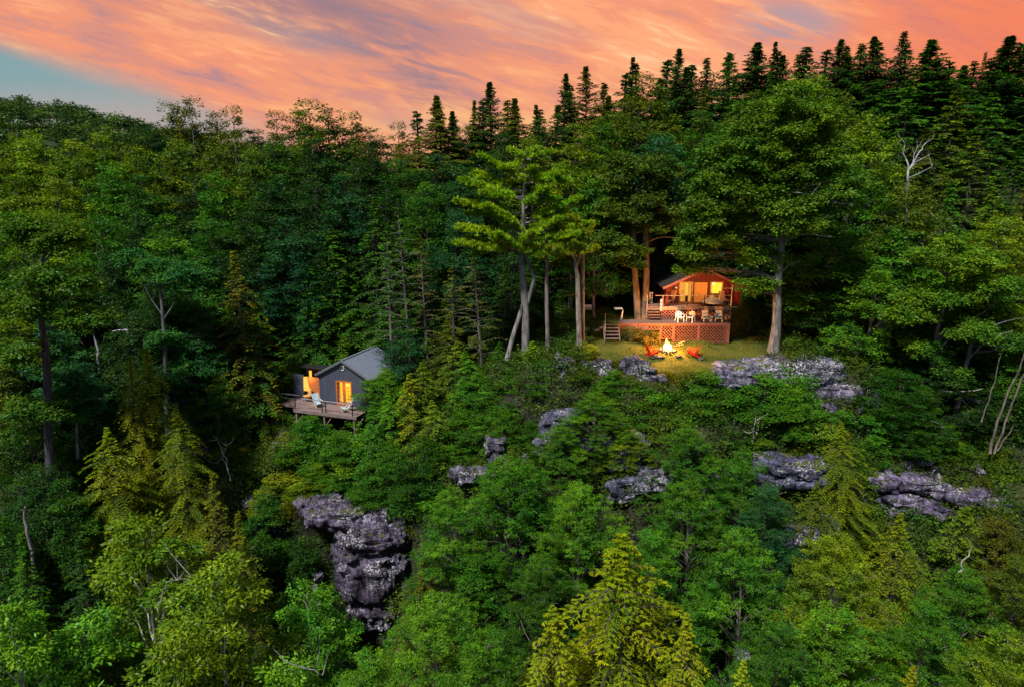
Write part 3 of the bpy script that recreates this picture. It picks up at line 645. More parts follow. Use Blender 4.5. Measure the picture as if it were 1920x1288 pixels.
row('S', 'the dark spires in the middle of the skyline', 'dark spruces on the middle skyline',
    [(805, 178, 84, 186, OD), (858, 208, 86, 155, D1), (884, 188, 88, 124, OD), (925, 152, 88, 201, D1), (980, 182, 82, 186, OD), (1003, 196, 90, 124, D1), (1055, 140, 88, 162, D1), (1108, 126, 88, 186, OD), (1140, 180, 84, 186, OD)])
row('S', 'the dark spires along the right skyline', 'dark conifers on the right skyline',
    [(1183, 105, 90, 137, D1), (1262, 94, 90, 187, D1), (1290, 124, 92, 208, D1), (1355, 98, 90, 170, G1, 'K'), (1402, 80, 90, 251, D1), (1443, 78, 92, 131, D1), (1482, 100, 92, 187, G1), (1524, 87, 92, 255, D1, 'K'), (1564, 76, 92, 201, D1),
     (1602, 106, 92, 229, G1), (1639, 68, 92, 170, D1), (1691, 61, 92, 204, D1, 'K'), (1734, 76, 90, 301, G1), (1774, 108, 90, 186, D1), (1806, 124, 92, 229, G1), (1834, 98, 94, 79, D1, 'K'), (1872, 116, 92, 204, G1), (1898, 64, 90, 348, D1), (1950, 86, 90, 232, G1), (1230, 150, 92, 251, G1, 'K')])
row('K', 'the shadowy hemlocks filling in behind the right skyline spires', 'dark hemlocks filling the right skyline',
    [(x, y - 8, 94, (190, 240, 210)[i % 3], (D1, G1, D1)[i % 3]) for i, (x, y) in enumerate([(1205, 128), (1240, 118), (1300, 130), (1335, 118), (1378, 108), (1420, 98), (1462, 104), (1503, 110), (1545, 100), (1585, 96), (1622, 88), (1665, 84), (1712, 86), (1754, 100), (1790, 122), (1822, 124), (1858, 118), (1885, 96), (1925, 90)])])
row('K', 'the shadowy hemlocks filling in behind the middle skyline spires', 'dark hemlocks filling the middle skyline',
    [(x, y - 6, 93, 200, (D1, OD, D1)[i % 3]) for i, (x, y) in enumerate([(790, 215), (835, 205), (862, 225), (905, 192), (950, 195), (1000, 212), (1035, 205), (1080, 165), (1130, 160), (1165, 140)])])
row('M', 'the dark rounded crowns between the right skyline spires', 'dark rounded crowns on the right skyline',
    [(1265, 150, 93, 150, D1), (1345, 138, 93, 150, D1), (1430, 128, 93, 150, G1), (1515, 128, 93, 160, D1), (1600, 120, 93, 150, D1), (1680, 112, 93, 150, D1), (1750, 128, 93, 150, G1), (1815, 138, 93, 150, D1), (1880, 130, 93, 150, D1), (1150, 185, 90, 130, D1), (1020, 225, 90, 130, D1), (880, 225, 90, 130, D1)])
row('K', 'the soft hemlocks on the upper right hillside', 'hemlocks on the upper right hillside',
    [(1700, 150, 82, 190, G1), (1790, 165, 82, 190, MG), (1880, 170, 80, 200, G1), (1740, 240, 76, 190, OD), (1830, 255, 76, 190, MG), (1905, 270, 74, 190, G1), (1650, 170, 84, 170, G1), (1790, 340, 70, 180, G1), (1870, 350, 68, 180, MG), (1935, 350, 68, 180, OD), (1375, 150, 84, 150, G1), (1320, 165, 80, 150, OD), (1450, 140, 86, 150, G1)])
row('M', 'the rounded green crowns below the right skyline', 'broadleaf trees below the right skyline',
    [(1205, 140, 78, 210, MG), (1130, 215, 74, 160, G1), (1500, 130, 79, 250, Y1), (1575, 175, 76, 240, MG), (1640, 215, 72, 210, Y1), (1240, 240, 72, 210, B1), (1310, 210, 74, 190, G1), (1420, 175, 74, 220, MG), (1600, 300, 68, 230, G2), (1690, 330, 66, 200, MG)])
row('M', 'the yellow green crowns on the far left hillside', 'yellow green trees on the far left',
    [(20, 250, 84, 140, YB), (75, 240, 84, 150, YB), (135, 248, 84, 150, YB), (180, 235, 86, 150, Y1), (-35, 280, 80, 160, YB), (30, 330, 76, 170, YB), (110, 320, 76, 170, Y1), (190, 300, 78, 170, G2), (255, 260, 82, 160, Y1)])
row('M', 'the crowded dark crowns under the left skyline', 'dark broadleaf trees under the left skyline',
    [(320, 255, 82, 170, MG), (395, 262, 80, 150, MG), (455, 268, 80, 140, MG), (530, 250, 82, 160, G1), (610, 262, 80, 180, D1), (690, 262, 80, 160, D1), (755, 285, 78, 140, G1), (275, 330, 76, 180, G1), (350, 330, 76, 160, D1),
     (420, 315, 72, 150, G2), (500, 325, 74, 170, D1), (575, 345, 72, 170, D1), (650, 330, 72, 170, B1), (720, 345, 72, 160, D1)])
row('M', 'the trees behind the big pine', 'broadleaf trees behind the big pine',
    [(790, 330, 70, 150, G2), (835, 275, 76, 160, D1), (880, 300, 70, 150, B1), (930, 250, 76, 160, D1), (1000, 250, 74, 150, MG), (1075, 235, 68, 190, Y1), (1120, 320, 66, 170, G2), (860, 400, 66, 150, B1), (1160, 290, 72, 160, D1)])
row('M', 'the trees crowding the left edge above the dark hollow', 'broadleaf trees at the left edge',
    [(20, 400, 70, 200, GB), (95, 385, 69, 200, Y1), (180, 390, 70, 190, G2), (50, 480, 62, 200, D1), (-25, 520, 58, 180, G2), (240, 400, 68, 180, D1), (120, 500, 62, 190, G1), (20, 560, 56, 190, Y1), (200, 480, 64, 170, D1), (90, 600, 56, 180, B1), (-20, 640, 52, 170, MG)])
row('M', 'the trees between the dark hollow and the grey cabin', 'trees left of the grey cabin',
    [(310, 405, 66, 190, GB), (380, 400, 68, 160, G1), (460, 400, 68, 160, D1), (345, 470, 62, 160, G2), (540, 410, 68, 160, B1), (400, 480, 64, 150, D1), (285, 520, 60, 170, D1), (370, 560, 60, 150, B1), (330, 620, 58, 150, B1), (610, 400, 70, 150, D1), (240, 580, 58, 150, D1)])
row('K', 'the hemlocks massed round and behind the grey cabin', 'hemlocks round the grey cabin',
    [(448, 470, 60.5, 180, OD), (478, 570, 60.5, 150, G1), (625, 430, 68, 170, G1), (700, 370, 68, 170, G1), (585, 500, 67, 160, G1), (660, 500, 69, 150, G2), (545, 560, 67, 150, G2), (735, 440, 67, 150, D1), (610, 560, 67, 130, G1), (830, 450, 66, 150, G1), (790, 520, 63, 150, D1), (540, 470, 72, 150, D1), (840, 560, 64, 140, MG)])
row('T', 'the thin bare stemmed spruces left of the big pine', 'thin spruces left of the big pine',
    [(764, 375, 62.5, 120, G1), (797, 440, 62, 110, OD), (903, 470, 60.5, 130, OD), (726, 420, 64, 120, G1), (850, 500, 62, 110, OD)])
row('M', 'the dim trees in the woods behind the red cabin', 'dim trees behind the red cabin',
    [(1030, 400, 72, 170, G1), (1110, 400, 74, 170, D1), (1190, 360, 76, 180, D1), (1270, 350, 76, 190, B1), (1340, 300, 74, 200, D1), (1440, 330, 74, 200, D1), (1520, 330, 70, 200, D1), (960, 430, 68, 160, D1), (1240, 440, 76, 160, D1), (1130, 470, 78, 160, D1)])
row('K', 'the dark hemlocks closing the woods behind the lawn', 'dark hemlocks behind the lawn',
    [(1060, 440, 74, 170, D1), (1130, 450, 75, 160, D1), (1180, 430, 74, 150, D1), (1250, 420, 80, 180, D1), (1420, 430, 76, 170, D1), (1480, 450, 70, 170, D1), (1345, 400, 82, 180, D1), (1000, 480, 66, 150, D1), (940, 500, 64, 150, D1)])
row('M', 'the layered green trees right of the tall maple', 'layered trees right of the tall maple',
    [(1560, 420, 63, 230, G2), (1690, 430, 63, 230, G2), (1640, 500, 59, 190, GB), (1550, 520, 62, 150, D1), (1770, 400, 66, 200, G2), (1760, 500, 60, 200, GB), (1890, 395, 60, 200, YB), (1850, 480, 60, 200, G2), (1930, 520, 57, 180, Y1), (1700, 590, 58, 170, G1), (1830, 580, 58, 170, G1), (1910, 640, 55, 160, G2)])
row('M', 'the low dark trees in the right hand woods', 'low trees in the right hand woods',
    [(1690, 690, 53.5, 170, G1), (1770, 680, 54.5, 170, D1), (1840, 700, 55.5, 160, D1), (1620, 640, 60, 130, D1), (1740, 770, 51.5, 130, G1), (1900, 740, 54, 150, D1)])
# hemlocks and broadleaf saplings on the shelf between the cabins
row('K', 'the bushy young hemlocks between the two cabins', 'young hemlocks between the cabins',
    [(840, 605, 60.5, 120, OD, 'K'), (790, 680, 56.5, 130, MG), (880, 660, 57.5, 120, G2), (735, 735, 55.5, 130, G2), (820, 750, 53.8, 130, MG), (770, 700, 55.2, 110, OL), (700, 770, 54, 120, G1), (930, 640, 58.5, 100, G1), (1000, 640, 57, 100, Y1), (850, 640, 58.6, 110, MG)])
row('M', 'the leafy saplings between the two cabins', 'leafy saplings between the cabins',
    [(760, 600, 62, 120, B1), (720, 690, 59.2, 100, GB), (900, 700, 56.5, 130, GB), (960, 690, 56.2, 130, G2), (870, 770, 54, 130, G2), (950, 760, 53.6, 130, G2), (1020, 720, 54.8, 110, G2), (640, 810, 54.5, 130, G2), (790, 820, 52.3, 140, G1), (720, 830, 52.8, 130, G2), (1000, 790, 52.4, 110, G1)])
row('B', 'the bushy growth along the foot of the lawn', 'shrubs below the lawn',
    [(1200, 721, 53.4, 121, G2, 'G'), (1260, 722, 53.6, 110, G2), (1320, 698, 53.4, 121, GB, 'G'), (1380, 724, 53.6, 110, G2), (1440, 702, 53.6, 121, GB, 'G'), (1490, 690, 53.6, 100, GB), (1230, 761, 52.4, 132, MG, 'G'), (1300, 755, 52.6, 120, G2), (1360, 734, 52.6, 132, G1, 'G'), (1425, 750, 52.6, 120, G2), (1490, 731, 52.6, 121, GB, 'G'),
     (1535, 780, 51.6, 100, MG), (1280, 796, 51.4, 121, MG, 'G'), (1350, 800, 51.6, 110, G1), (1150, 749, 52.4, 99, MG, 'G'), (1090, 690, 54.6, 70, MG), (1190, 715, 54.2, 60, G2)])
row('B', 'the bushy growth on the cliff top below the grey cabin', 'shrubs below the grey cabin',
    [(575, 783, 56.8, 121, G2, 'G'), (628, 796, 56.2, 110, G2), (688, 792, 55.6, 110, GB), (545, 805, 56.6, 80, MG), (716, 755, 57.2, 80, G2), (600, 850, 55, 100, G2), (650, 866, 53.2, 121, YB, 'G'), (560, 880, 54.4, 100, OL), (700, 864, 52.6, 121, G1, 'G'), (760, 900, 51.8, 110, G1), (515, 891, 53.8, 99, OL, 'G'), (480, 850, 56.4, 90, MG), (430, 806, 57.5, 99, OL, 'G'), (820, 880, 52, 100, G1), (590, 874, 53.2, 99, Y1, 'G')])
row('B', 'the bushy growth among the right hand ledges', 'shrubs among the right hand ledges',
    [(1620, 700, 56, 60, Y1), (1560, 830, 51.2, 100, MG), (1640, 774, 53, 121, G2, 'G'), (1700, 800, 53, 110, G2), (1860, 816, 52.6, 121, MG, 'G'), (1900, 880, 50.4, 90, Y1), (1790, 826, 52.2, 99, Y1, 'G'), (1640, 850, 51.4, 80, G2), (1430, 824, 50.6, 99, MG, 'G'), (1380, 830, 51, 80, G1)])
row('B', 'the bushy growth in the gullies of the lower slope', 'shrubs in the gullies of the lower slope',
    [(1020, 676, 55.6, 99, G2, 'G'), (1100, 760, 53, 100, G2), (1150, 694, 54, 88, GB, 'G'), (1240, 850, 50.2, 110, G2), (1330, 836, 50, 121, G1, 'G'), (1200, 880, 49.2, 90, MG), (1080, 856, 50, 110, G2, 'G'), (1510, 830, 51.4, 90, G2), (1600, 854, 50.6, 110, MG, 'G'), (1570, 760, 53.6, 70, G2), (1660, 686, 56.4, 88, G1, 'G'),
     (810, 910, 51.6, 120, G2), (500, 926, 51.8, 110, G1, 'G'), (540, 1090, 47.0, 130, G1), (610, 1094, 46.0, 121, G2, 'G'), (470, 1010, 50.0, 110, D1), (560, 1000, 50.4, 60, G1), (1700, 990, 47, 120, G2), (1620, 946, 47.6, 121, MG, 'G')])
# nearer broadleaf trees on the slope
def P1(kind, px, py, Y, w, col, lab, **k): return place(kind, px, py, Y, w, col, lab, **k)
P1('N', 1110, 738, 49.5, 170, GB, 'pale green leafy tree just below the lawn edge, its top lit', hmax=9)
P1('N', 1050, 800, 47.5, 160, GB, 'leafy green tree left of the blue grey ledge, under the pale green one', hmax=9)
P1('N', 1180, 800, 48.5, 110, YB, 'bright yellow green sprig of a tree above the blue grey stepped ledge', hmax=5)
P1('N', 1290, 800, 47.0, 190, G2, 'spreading green tree in the middle of the slope right of the ledges', hmax=10)
P1('N', 1400, 850, 46.0, 180, G2, 'green tree below the slope shrubs, left of the dark blue slabs', hmax=10)
P1('N', 960, 865, 44.5, 310, G2, 'big rounded green tree in the centre right of the overhanging cliff', hmax=15)
P1('N', 860, 920, 43.0, 220, GB, 'green crown hanging over the right side of the cliff', hmax=13)
P1('N', 1090, 900, 42.5, 230, GB, 'green crown right of the big central one', hmax=13)
P1('N', 1300, 900, 42.0, 250, G2, 'green tree covering the lower middle right of the slope', hmax=13)
P1('N', 1240, 990, 38.5, 220, G2, 'blue green tree just above the tall yellow hemlock', hmax=14)
P1('N', 1400, 990, 38.0, 270, GB, 'wide green tree in the lower right behind the bright bottom hemlocks', hmax=14)
P1('N', 1440, 900, 43.5, 160, B1, 'bluish green tree under the slabby dark ledge', hmax=12)
P1('F', 1590, 795, 47.0, 200, OL, 'tall olive hemlock standing alone right of the dark blue slabs', hmax=15)
P1('F', 1540, 900, 44.0, 190, MG, 'green hemlock leaning against the foot of the tall olive one', hmax=13)
P1('F', 1690, 960, 40.0, 260, OL, 'broad olive hemlock below the long purple ledge', hmax=14)
P1('N', 1565, 1000, 36.0, 300, YB, 'bright yellow green broadleaf tree at the lower right', hmax=14)
P1('K', 1800, 945, 43.0, 200, MG, 'green hemlock under the right end of the purple ledge', hmax=12)
P1('M', 1890, 960, 44.0, 160, OD, 'brownish tree at the right edge under the purple ledge', hmax=12)
P1('N', 1830, 1060, 36.5, 230, G2, 'dark green tree at the lower right edge', hmax=13)
P1('N', 1910, 1040, 36.0, 220, MG, 'olive green crown cut by the right edge', hmax=13)
P1('N', 1740, 1120, 33.0, 220, G2, 'green tree between the bright crown and the bottom right corner', hmax=14)
P1('N', 1870, 1170, 28.5, 300, YB, 'bright leafy crown in the bottom right corner', hmax=14)
P1('N', 1590, 1130, 31.0, 330, GB, 'large green tree along the bottom right of the frame', hmax=14)
P1('F', 1700, 1230, 26.5, 240, OL, 'olive hemlock tip rising from the bottom edge at the right', hmax=12)
P1('F', 1185, 1005, 33.0, 520, OB, 'tall bright yellow green hemlock at the bottom centre', hmax=16)
P1('F', 1040, 1130, 30.5, 330, OB, 'shorter bright yellow hemlock left of the tall one at the bottom', hmax=14)
P1('F', 1300, 1150, 29.5, 260, OL, 'olive hemlock right of the tall bright one at the bottom', hmax=14)
P1('F', 1372, 1222, 25.0, 260, OB, 'bright yellow hemlock tip at the bottom edge right of centre', hmax=12)
P1('N', 1460, 1150, 30.0, 240, G1, 'dark green tree at the bottom edge right of the yellow hemlocks', hmax=14)
P1('N', 810, 1120, 33.0, 330, GB, 'rounded bright green tree at the bottom left of the yellow hemlocks', hmax=14)
P1('N', 1000, 1040, 38.0, 220, G1, 'dark green tree between the big central crown and the yellow hemlocks', hmax=14)
P1('F', 790, 1040, 42.0, 190, OD, 'brownish hemlock beside the foot of the cliff', hmax=12)
P1('N', 900, 1200, 28.0, 300, G2, 'green crown at the bottom edge left of the short yellow hemlock', hmax=14)
P1('N', 700, 1200, 28.0, 260, GB, 'green crown at the bottom edge under the cliff foot', hmax=14)
P1('W', 260, 950, 30.0, 380, YB, 'windblown yellow green tree in the lower left with pale limbs', bark=(0.26, 0.26, 0.27), hmax=16)
P1('W', 400, 1040, 27.0, 360, YB, 'bright windblown crown right of the lower left one', bark=(0.26, 0.26, 0.27), hmax=16)
P1('W', 560, 1085, 31.0, 230, GB, 'green windblown tree under the rock hollow', bark=(0.26, 0.26, 0.27), hmax=14)
P1('W', 20, 1110, 24.0, 330, GB, 'dull green windblown crown cut by the left edge near the bottom', bark=(0.3, 0.3, 0.3), hmax=15)
P1('W', 120, 1130, 26.0, 360, GB, 'windblown green crown in the bottom left corner', bark=(0.26, 0.26, 0.27), hmax=15)
P1('W', 300, 1160, 23.5, 330, Y1, 'yellow leaved crown at the bottom edge in the lower left', bark=(0.26, 0.26, 0.27), hmax=15)
P1('W', 520, 1200, 23.5, 330, GB, 'green leafy crown at the bottom edge left of the cliff foot', bark=(0.26, 0.26, 0.27), hmax=15)
P1('M', -30, 960, 41.0, 230, G1, 'dark green tree mostly cut off by the left edge beside the pale snag', hmax=14)
P1('F', 268, 655, 52.0, 210, (0.125, 0.165, 0.008), 'olive yellow hemlock standing alone left of the grey cabin', hmax=20)
P1('F', 225, 670, 50.5, 140, (0.125, 0.165, 0.008), 'smaller olive hemlock joined to the left side of the lone yellow one', hmax=17)
P1('F', 330, 760, 49.5, 200, OL, 'dull olive hemlock at the lower right of the lone yellow one', hmax=15)
P1('F', 200, 800, 47.5, 220, (0.125, 0.165, 0.008), 'broad olive hemlock at the foot of the lone yellow one', hmax=15)
P1('K', 400, 880, 46.5, 180, OD, 'dark olive hemlock left of the black rock hollow', hmax=14)
P1('K', 450, 960, 44.0, 160, OD, 'low olive hemlock under the black rock hollow', hmax=13)
P1('M', 130, 680, 53.0, 160, B1, 'blue green tree left of the lone yellow hemlock', hmax=15)
P1('M', 50, 740, 50.0, 180, G1, 'dark green tree at the left edge at mid height', hmax=15)
P1('M', 60, 860, 46.0, 200, D1, 'very dark tree at the left edge above the windblown corner', hmax=15)
P1('M', 130, 900, 45.0, 150, G1, 'dim green tree beside the pale snag at the left', hmax=13)
P1('K', 30, 1000, 39.0, 190, G1, 'dark hemlock behind the windblown corner at the left edge', hmax=14)
P1('K', 150, 1010, 40.0, 180, D1, 'dark hemlock filling the gap behind the lower left windblown tree', hmax=12)
P1('M', 400, 700, 57.5, 130, G1, 'green tree between the lone yellow hemlock and the grey cabin', hmax=14)
P1('B', 966, 835, 51.8, 40, (0.35, 0.22, 0.01), 'small orange yellow bush beside the stone cairn')
P1('B', 447, 830, 57.2, 46, (0.33, 0.30, 0.01), 'small bright yellow bush left of the pale grey boulder')
P1('B', 1105, 640, 57.0, 36, (0.28, 0.27, 0.02), 'small yellow leaved bush at the foot of the double trunk')

# ------------------------------------------------------------------ trees drawn limb by limb
def hero(name, base, label, trunks, masses, color, bark=(0.20, 0.19, 0.20), leaf=0.24, seed=1, twigs=True):
    """trunks: lists of (px, py, dY, radius); masses: (px, py, rx, ry, dY, depth, n, rc) leaf clumps round a place"""
    rng = np.random.default_rng(seed); O = at(*base); e = empty(name, O, 0, label, 'tree'); mb = MB(); Y0 = base[2]
    paths = []
    for tr in trunks:
        pts = [at(px, py, Y0 + dY) - O for px, py, dY, r in tr]; rs = [t[3] for t in tr]
        fine, fr = [], []
        for i in range(len(pts) - 1):
            for k in range(4):
                t = k / 4; p0 = pts[max(i - 1, 0)]; p1 = pts[i]; p2 = pts[i + 1]; p3 = pts[min(i + 2, len(pts) - 1)]
                q = 0.5 * ((2 * p1) + (p2 - p0) * t + (2 * p0 - 5 * p1 + 4 * p2 - p3) * t * t + (3 * p1 - p0 - 3 * p2 + p3) * t ** 3)
                fine.append(q); fr.append(rs[i] + (rs[i + 1] - rs[i]) * t)
        fine.append(pts[-1]); fr.append(rs[-1])
        if tr[0][3] > 0.15: fine.insert(0, fine[0] - Vector((0, 0, 1.2))); fr.insert(0, fr[0] * 1.25)
        mb.tube(fine, fr, 10); paths.append((fine, fr))
    C, RC = [], []; tone = []
    for (px, py, rx, ry, dY, dep, n, rc) in masses:
        c0 = at(px, py, Y0 + dY) - O; k = mpp(px, py, Y0 + dY); m_ = []
        tries = 0
        while len(m_) < n and tries < 3000:
            tries += 1
            d = rng.uniform(-1, 1, 3)
            if np.linalg.norm(d) > 1: continue
            c = np.array([c0.x + d[0] * rx * k, c0.y + d[1] * dep, c0.z + d[2] * ry * k])
            if all(np.linalg.norm((c - o) / np.array([1, 1, .7])) > rc * 0.85 for o in m_): m_.append(c)
        for c in m_:
            C.append(c); RC.append(rc * rng.uniform(0.75, 1.25)); tone.append(rng.normal(0, 0.07))
            ps = paths[0][0]; best = min(ps[len(ps) // 4:], key=lambda q: (Vector(c) - q).length + max(0, q.z - c[2] + 0.3) * 1.5)
            limb(mb, best, c - np.array([0, 0, 0.1]), 0.04, 0.012, rng, 5, -0.04, 0.06)
    C = np.array(C); RC = np.array(RC)
    P, Dd, Nn, T = clump_leaves(rng, C, RC, 22, 24, leaf, 0.62, tone_c=tone)
    t = mb.build('trunk', BARK, e); t.color = (*bark, 1)
    c = obj('crown', leaf_quads(P, Dd, Nn, leaf * rng.uniform(.8, 1.3, len(P)), leaf * 0.55, T, 'crown', LEAF, 0.08), e); c.color = (*color, 1)
    return e
hero('broadleaf_tree', (1450, 657, 57.8), 'tall maple with a bare grey trunk rising from the rock dome beside the red cabin',
     [[(1450, 657, 0, 0.50), (1456, 610, 0, 0.36), (1458, 540, 0, 0.31), (1464, 470, 0, 0.26), (1470, 400, 0.2, 0.2), (1478, 320, 0.3, 0.14), (1486, 230, 0.4, 0.06)],
      [(1462, 500, 0, 0.12), (1440, 470, 0.5, 0.08), (1400, 450, 1.0, 0.05), (1340, 452, 1.4, 0.03)], [(1458, 540, 0, 0.1), (1440, 520, 0, 0.07), (1400, 515, 0.6, 0.05), (1370, 530, 1.0, 0.03), (1390, 548, 1.0, 0.02)],
      [(1465, 460, 0, 0.1), (1500, 440, -1, 0.06), (1560, 445, -1.5, 0.03)], [(1461, 520, 0, 0.12), (1475, 500, 0, 0.08), (1500, 490, -0.5, 0.04)]],
     [(1330, 445, 62, 20, 1.0, 1.6, 22, 0.75), (1300, 470, 38, 12, 1.2, 1.0, 9, 0.6), (1322, 504, 54, 7, 1.8, 0.9, 12, 0.42), (1283, 508, 16, 6, 1.8, 0.6, 4, 0.36), (1420, 535, 36, 14, 0.2, 0.8, 11, 0.5), (1405, 470, 36, 22, 0.5, 1.2, 12, 0.65),
      (1400, 370, 100, 50, 0.5, 2.6, 34, 1.0), (1450, 290, 130, 60, 1.0, 3.2, 44, 1.1), (1480, 215, 90, 45, 1, 2.6, 26, 1.05), (1540, 350, 80, 55, 0.5, 2.6, 26, 1.0), (1480, 400, 70, 40, -1.0, 1.5, 16, 0.85), (1455, 500, 20, 20, -0.4, 0.4, 3, 0.45), (1340, 400, 60, 30, 0.5, 1.6, 14, 0.9)],
     (0.075, 0.15, 0.013), (0.16, 0.145, 0.145), 0.23, 5)
hero('broadleaf_tree', (1203, 598, 64.2), 'pair of straight brown trunks standing left of the red cabin, lit from the ground',
     [[(1197, 598, 0, 0.34), (1194, 560, 0, 0.30), (1190, 510, 0, 0.27), (1188, 440, 0, 0.2), (1180, 380, 0, 0.1)], [(1208, 600, 0, 0.36), (1210, 560, 0, 0.31), (1212, 510, 0, 0.28), (1211, 450, 0, 0.24), (1208, 380, 0, 0.16), (1205, 300, 0, 0.07)],
      [(1211, 455, 0, 0.08), (1240, 445, 0, 0.05), (1275, 448, 0, 0.03)]],
     [(1170, 475, 36, 26, -0.8, 1.2, 13, 0.65), (1140, 455, 26, 22, -0.5, 1.2, 8, 0.65), (1215, 400, 80, 36, 0.5, 2.2, 22, 0.95), (1200, 330, 75, 40, 1.0, 2.2, 24, 1.0), (1190, 495, 16, 10, -0.6, 0.5, 4, 0.45), (1150, 400, 40, 25, 0.5, 1.5, 10, 0.85)],
     (0.060, 0.105, 0.014), (0.17, 0.12, 0.085), 0.22, 6)
hero('broadleaf_tree', (1736, 740, 55.6), 'slanting grey trunk with spreading limbs in the right hand woods',
     [[(1736, 740, 0, 0.24), (1750, 680, 0, 0.22), (1758, 620, 0, 0.18), (1770, 570, 0, 0.12), (1776, 520, 0, 0.06)], [(1757, 640, 0, 0.1), (1790, 615, -0.5, 0.07), (1830, 595, -1, 0.05), (1880, 560, -1.5, 0.02)], [(1755, 665, 0, 0.09), (1775, 640, -0.4, 0.06), (1800, 625, -0.5, 0.03)]],
     [(1740, 560, 60, 18, -0.5, 1.6, 14, 0.7), (1690, 590, 50, 14, -0.6, 1.4, 11, 0.65), (1790, 480, 80, 24, -0.5, 1.6, 18, 0.75), (1850, 540, 60, 18, -1, 1.4, 12, 0.65), (1720, 650, 30, 14, -0.6, 1.0, 6, 0.55)],
     (0.085, 0.17, 0.014), (0.13, 0.115, 0.14), 0.22, 7)
hero('broadleaf_tree', (1795, 760, 54.2), 'second grey leaning trunk right of the slanting one in the right hand woods',
     [[(1795, 760, 0, 0.2), (1805, 710, 0, 0.18), (1820, 650, 0, 0.14), (1830, 600, 0, 0.07)], [(1815, 675, 0, 0.07), (1850, 640, -0.5, 0.04), (1900, 620, -0.8, 0.02)], [(1822, 640, 0, 0.07), (1865, 610, -0.5, 0.04), (1920, 595, -0.8, 0.02)]],
     [(1830, 620, 60, 14, -0.4, 1.0, 9, 0.6), (1890, 650, 50, 14, -0.4, 1.0, 8, 0.6), (1870, 770, 60, 14, -0.4, 1.0, 9, 0.55), (1780, 700, 40, 12, 0, 1, 6, 0.55)],
     (0.055, 0.13, 0.016), (0.13, 0.115, 0.14), 0.22, 8)
hero('broadleaf_tree', (95, 880, 47.5), 'thick dark trunk with purple grey bark at the left edge',
     [[(96, 900, 0, 0.30), (90, 800, 0, 0.27), (88, 690, 0, 0.24), (78, 600, 0, 0.2), (75, 520, 0, 0.14), (85, 470, 0, 0.08)], [(76, 540, 0, 0.1), (66, 500, 0, 0.05), (62, 470, 0.2, 0.03)], [(83, 490, 0, 0.08), (100, 470, 0, 0.05), (118, 430, 0, 0.03)], [(85, 480, 0, 0.05), (75, 450, 0, 0.03), (78, 420, 0, 0.02)]],
     [(80, 440, 80, 26, 0.5, 1.6, 16, 0.8), (95, 530, 70, 20, -1, 1.2, 10, 0.7), (50, 770, 50, 20, -0.6, 1.2, 8, 0.65), (40, 570, 50, 18, -1, 1.2, 8, 0.65), (150, 600, 60, 14, -0.8, 1.2, 9, 0.65), (30, 660, 50, 16, -1, 1.2, 8, 0.6)],
     (0.060, 0.125, 0.012), (0.07, 0.06, 0.08), 0.22, 9)
hero('broadleaf_tree', (140, 770, 50), 'young blue green tree with a thin stem in front of the dark left trunks',
     [[(146, 860, 0, 0.10), (144, 800, 0, 0.09), (140, 740, 0, 0.06), (135, 700, 0, 0.03)]],
     [(130, 735, 50, 16, 0, 1.0, 10, 0.6), (150, 770, 45, 12, 0, 1.0, 8, 0.55), (120, 705, 30, 12, 0, 0.8, 5, 0.5)], (0.03, 0.11, 0.035), (0.2, 0.2, 0.22), 0.2, 10)
hero('broadleaf_tree', (312, 770, 56.5), 'slim tree with blue green tiers directly behind the lone yellow hemlock',
     [[(314, 790, 0, 0.2), (312, 720, 0, 0.18), (306, 600, 0, 0.14), (300, 540, 0, 0.08)], [(306, 600, 0, 0.06), (330, 560, 0, 0.04), (325, 520, 0, 0.03)], [(304, 590, 0, 0.06), (280, 555, 0, 0.04), (262, 515, 0, 0.02)]],
     [(345, 520, 45, 28, 0, 1.2, 12, 0.75), (260, 490, 40, 16, 0, 1.2, 8, 0.65), (340, 700, 50, 16, 0, 1.2, 9, 0.6), (310, 640, 26, 18, 0, 1, 5, 0.6)], (0.035, 0.13, 0.035), (0.10, 0.10, 0.12), 0.2, 14)
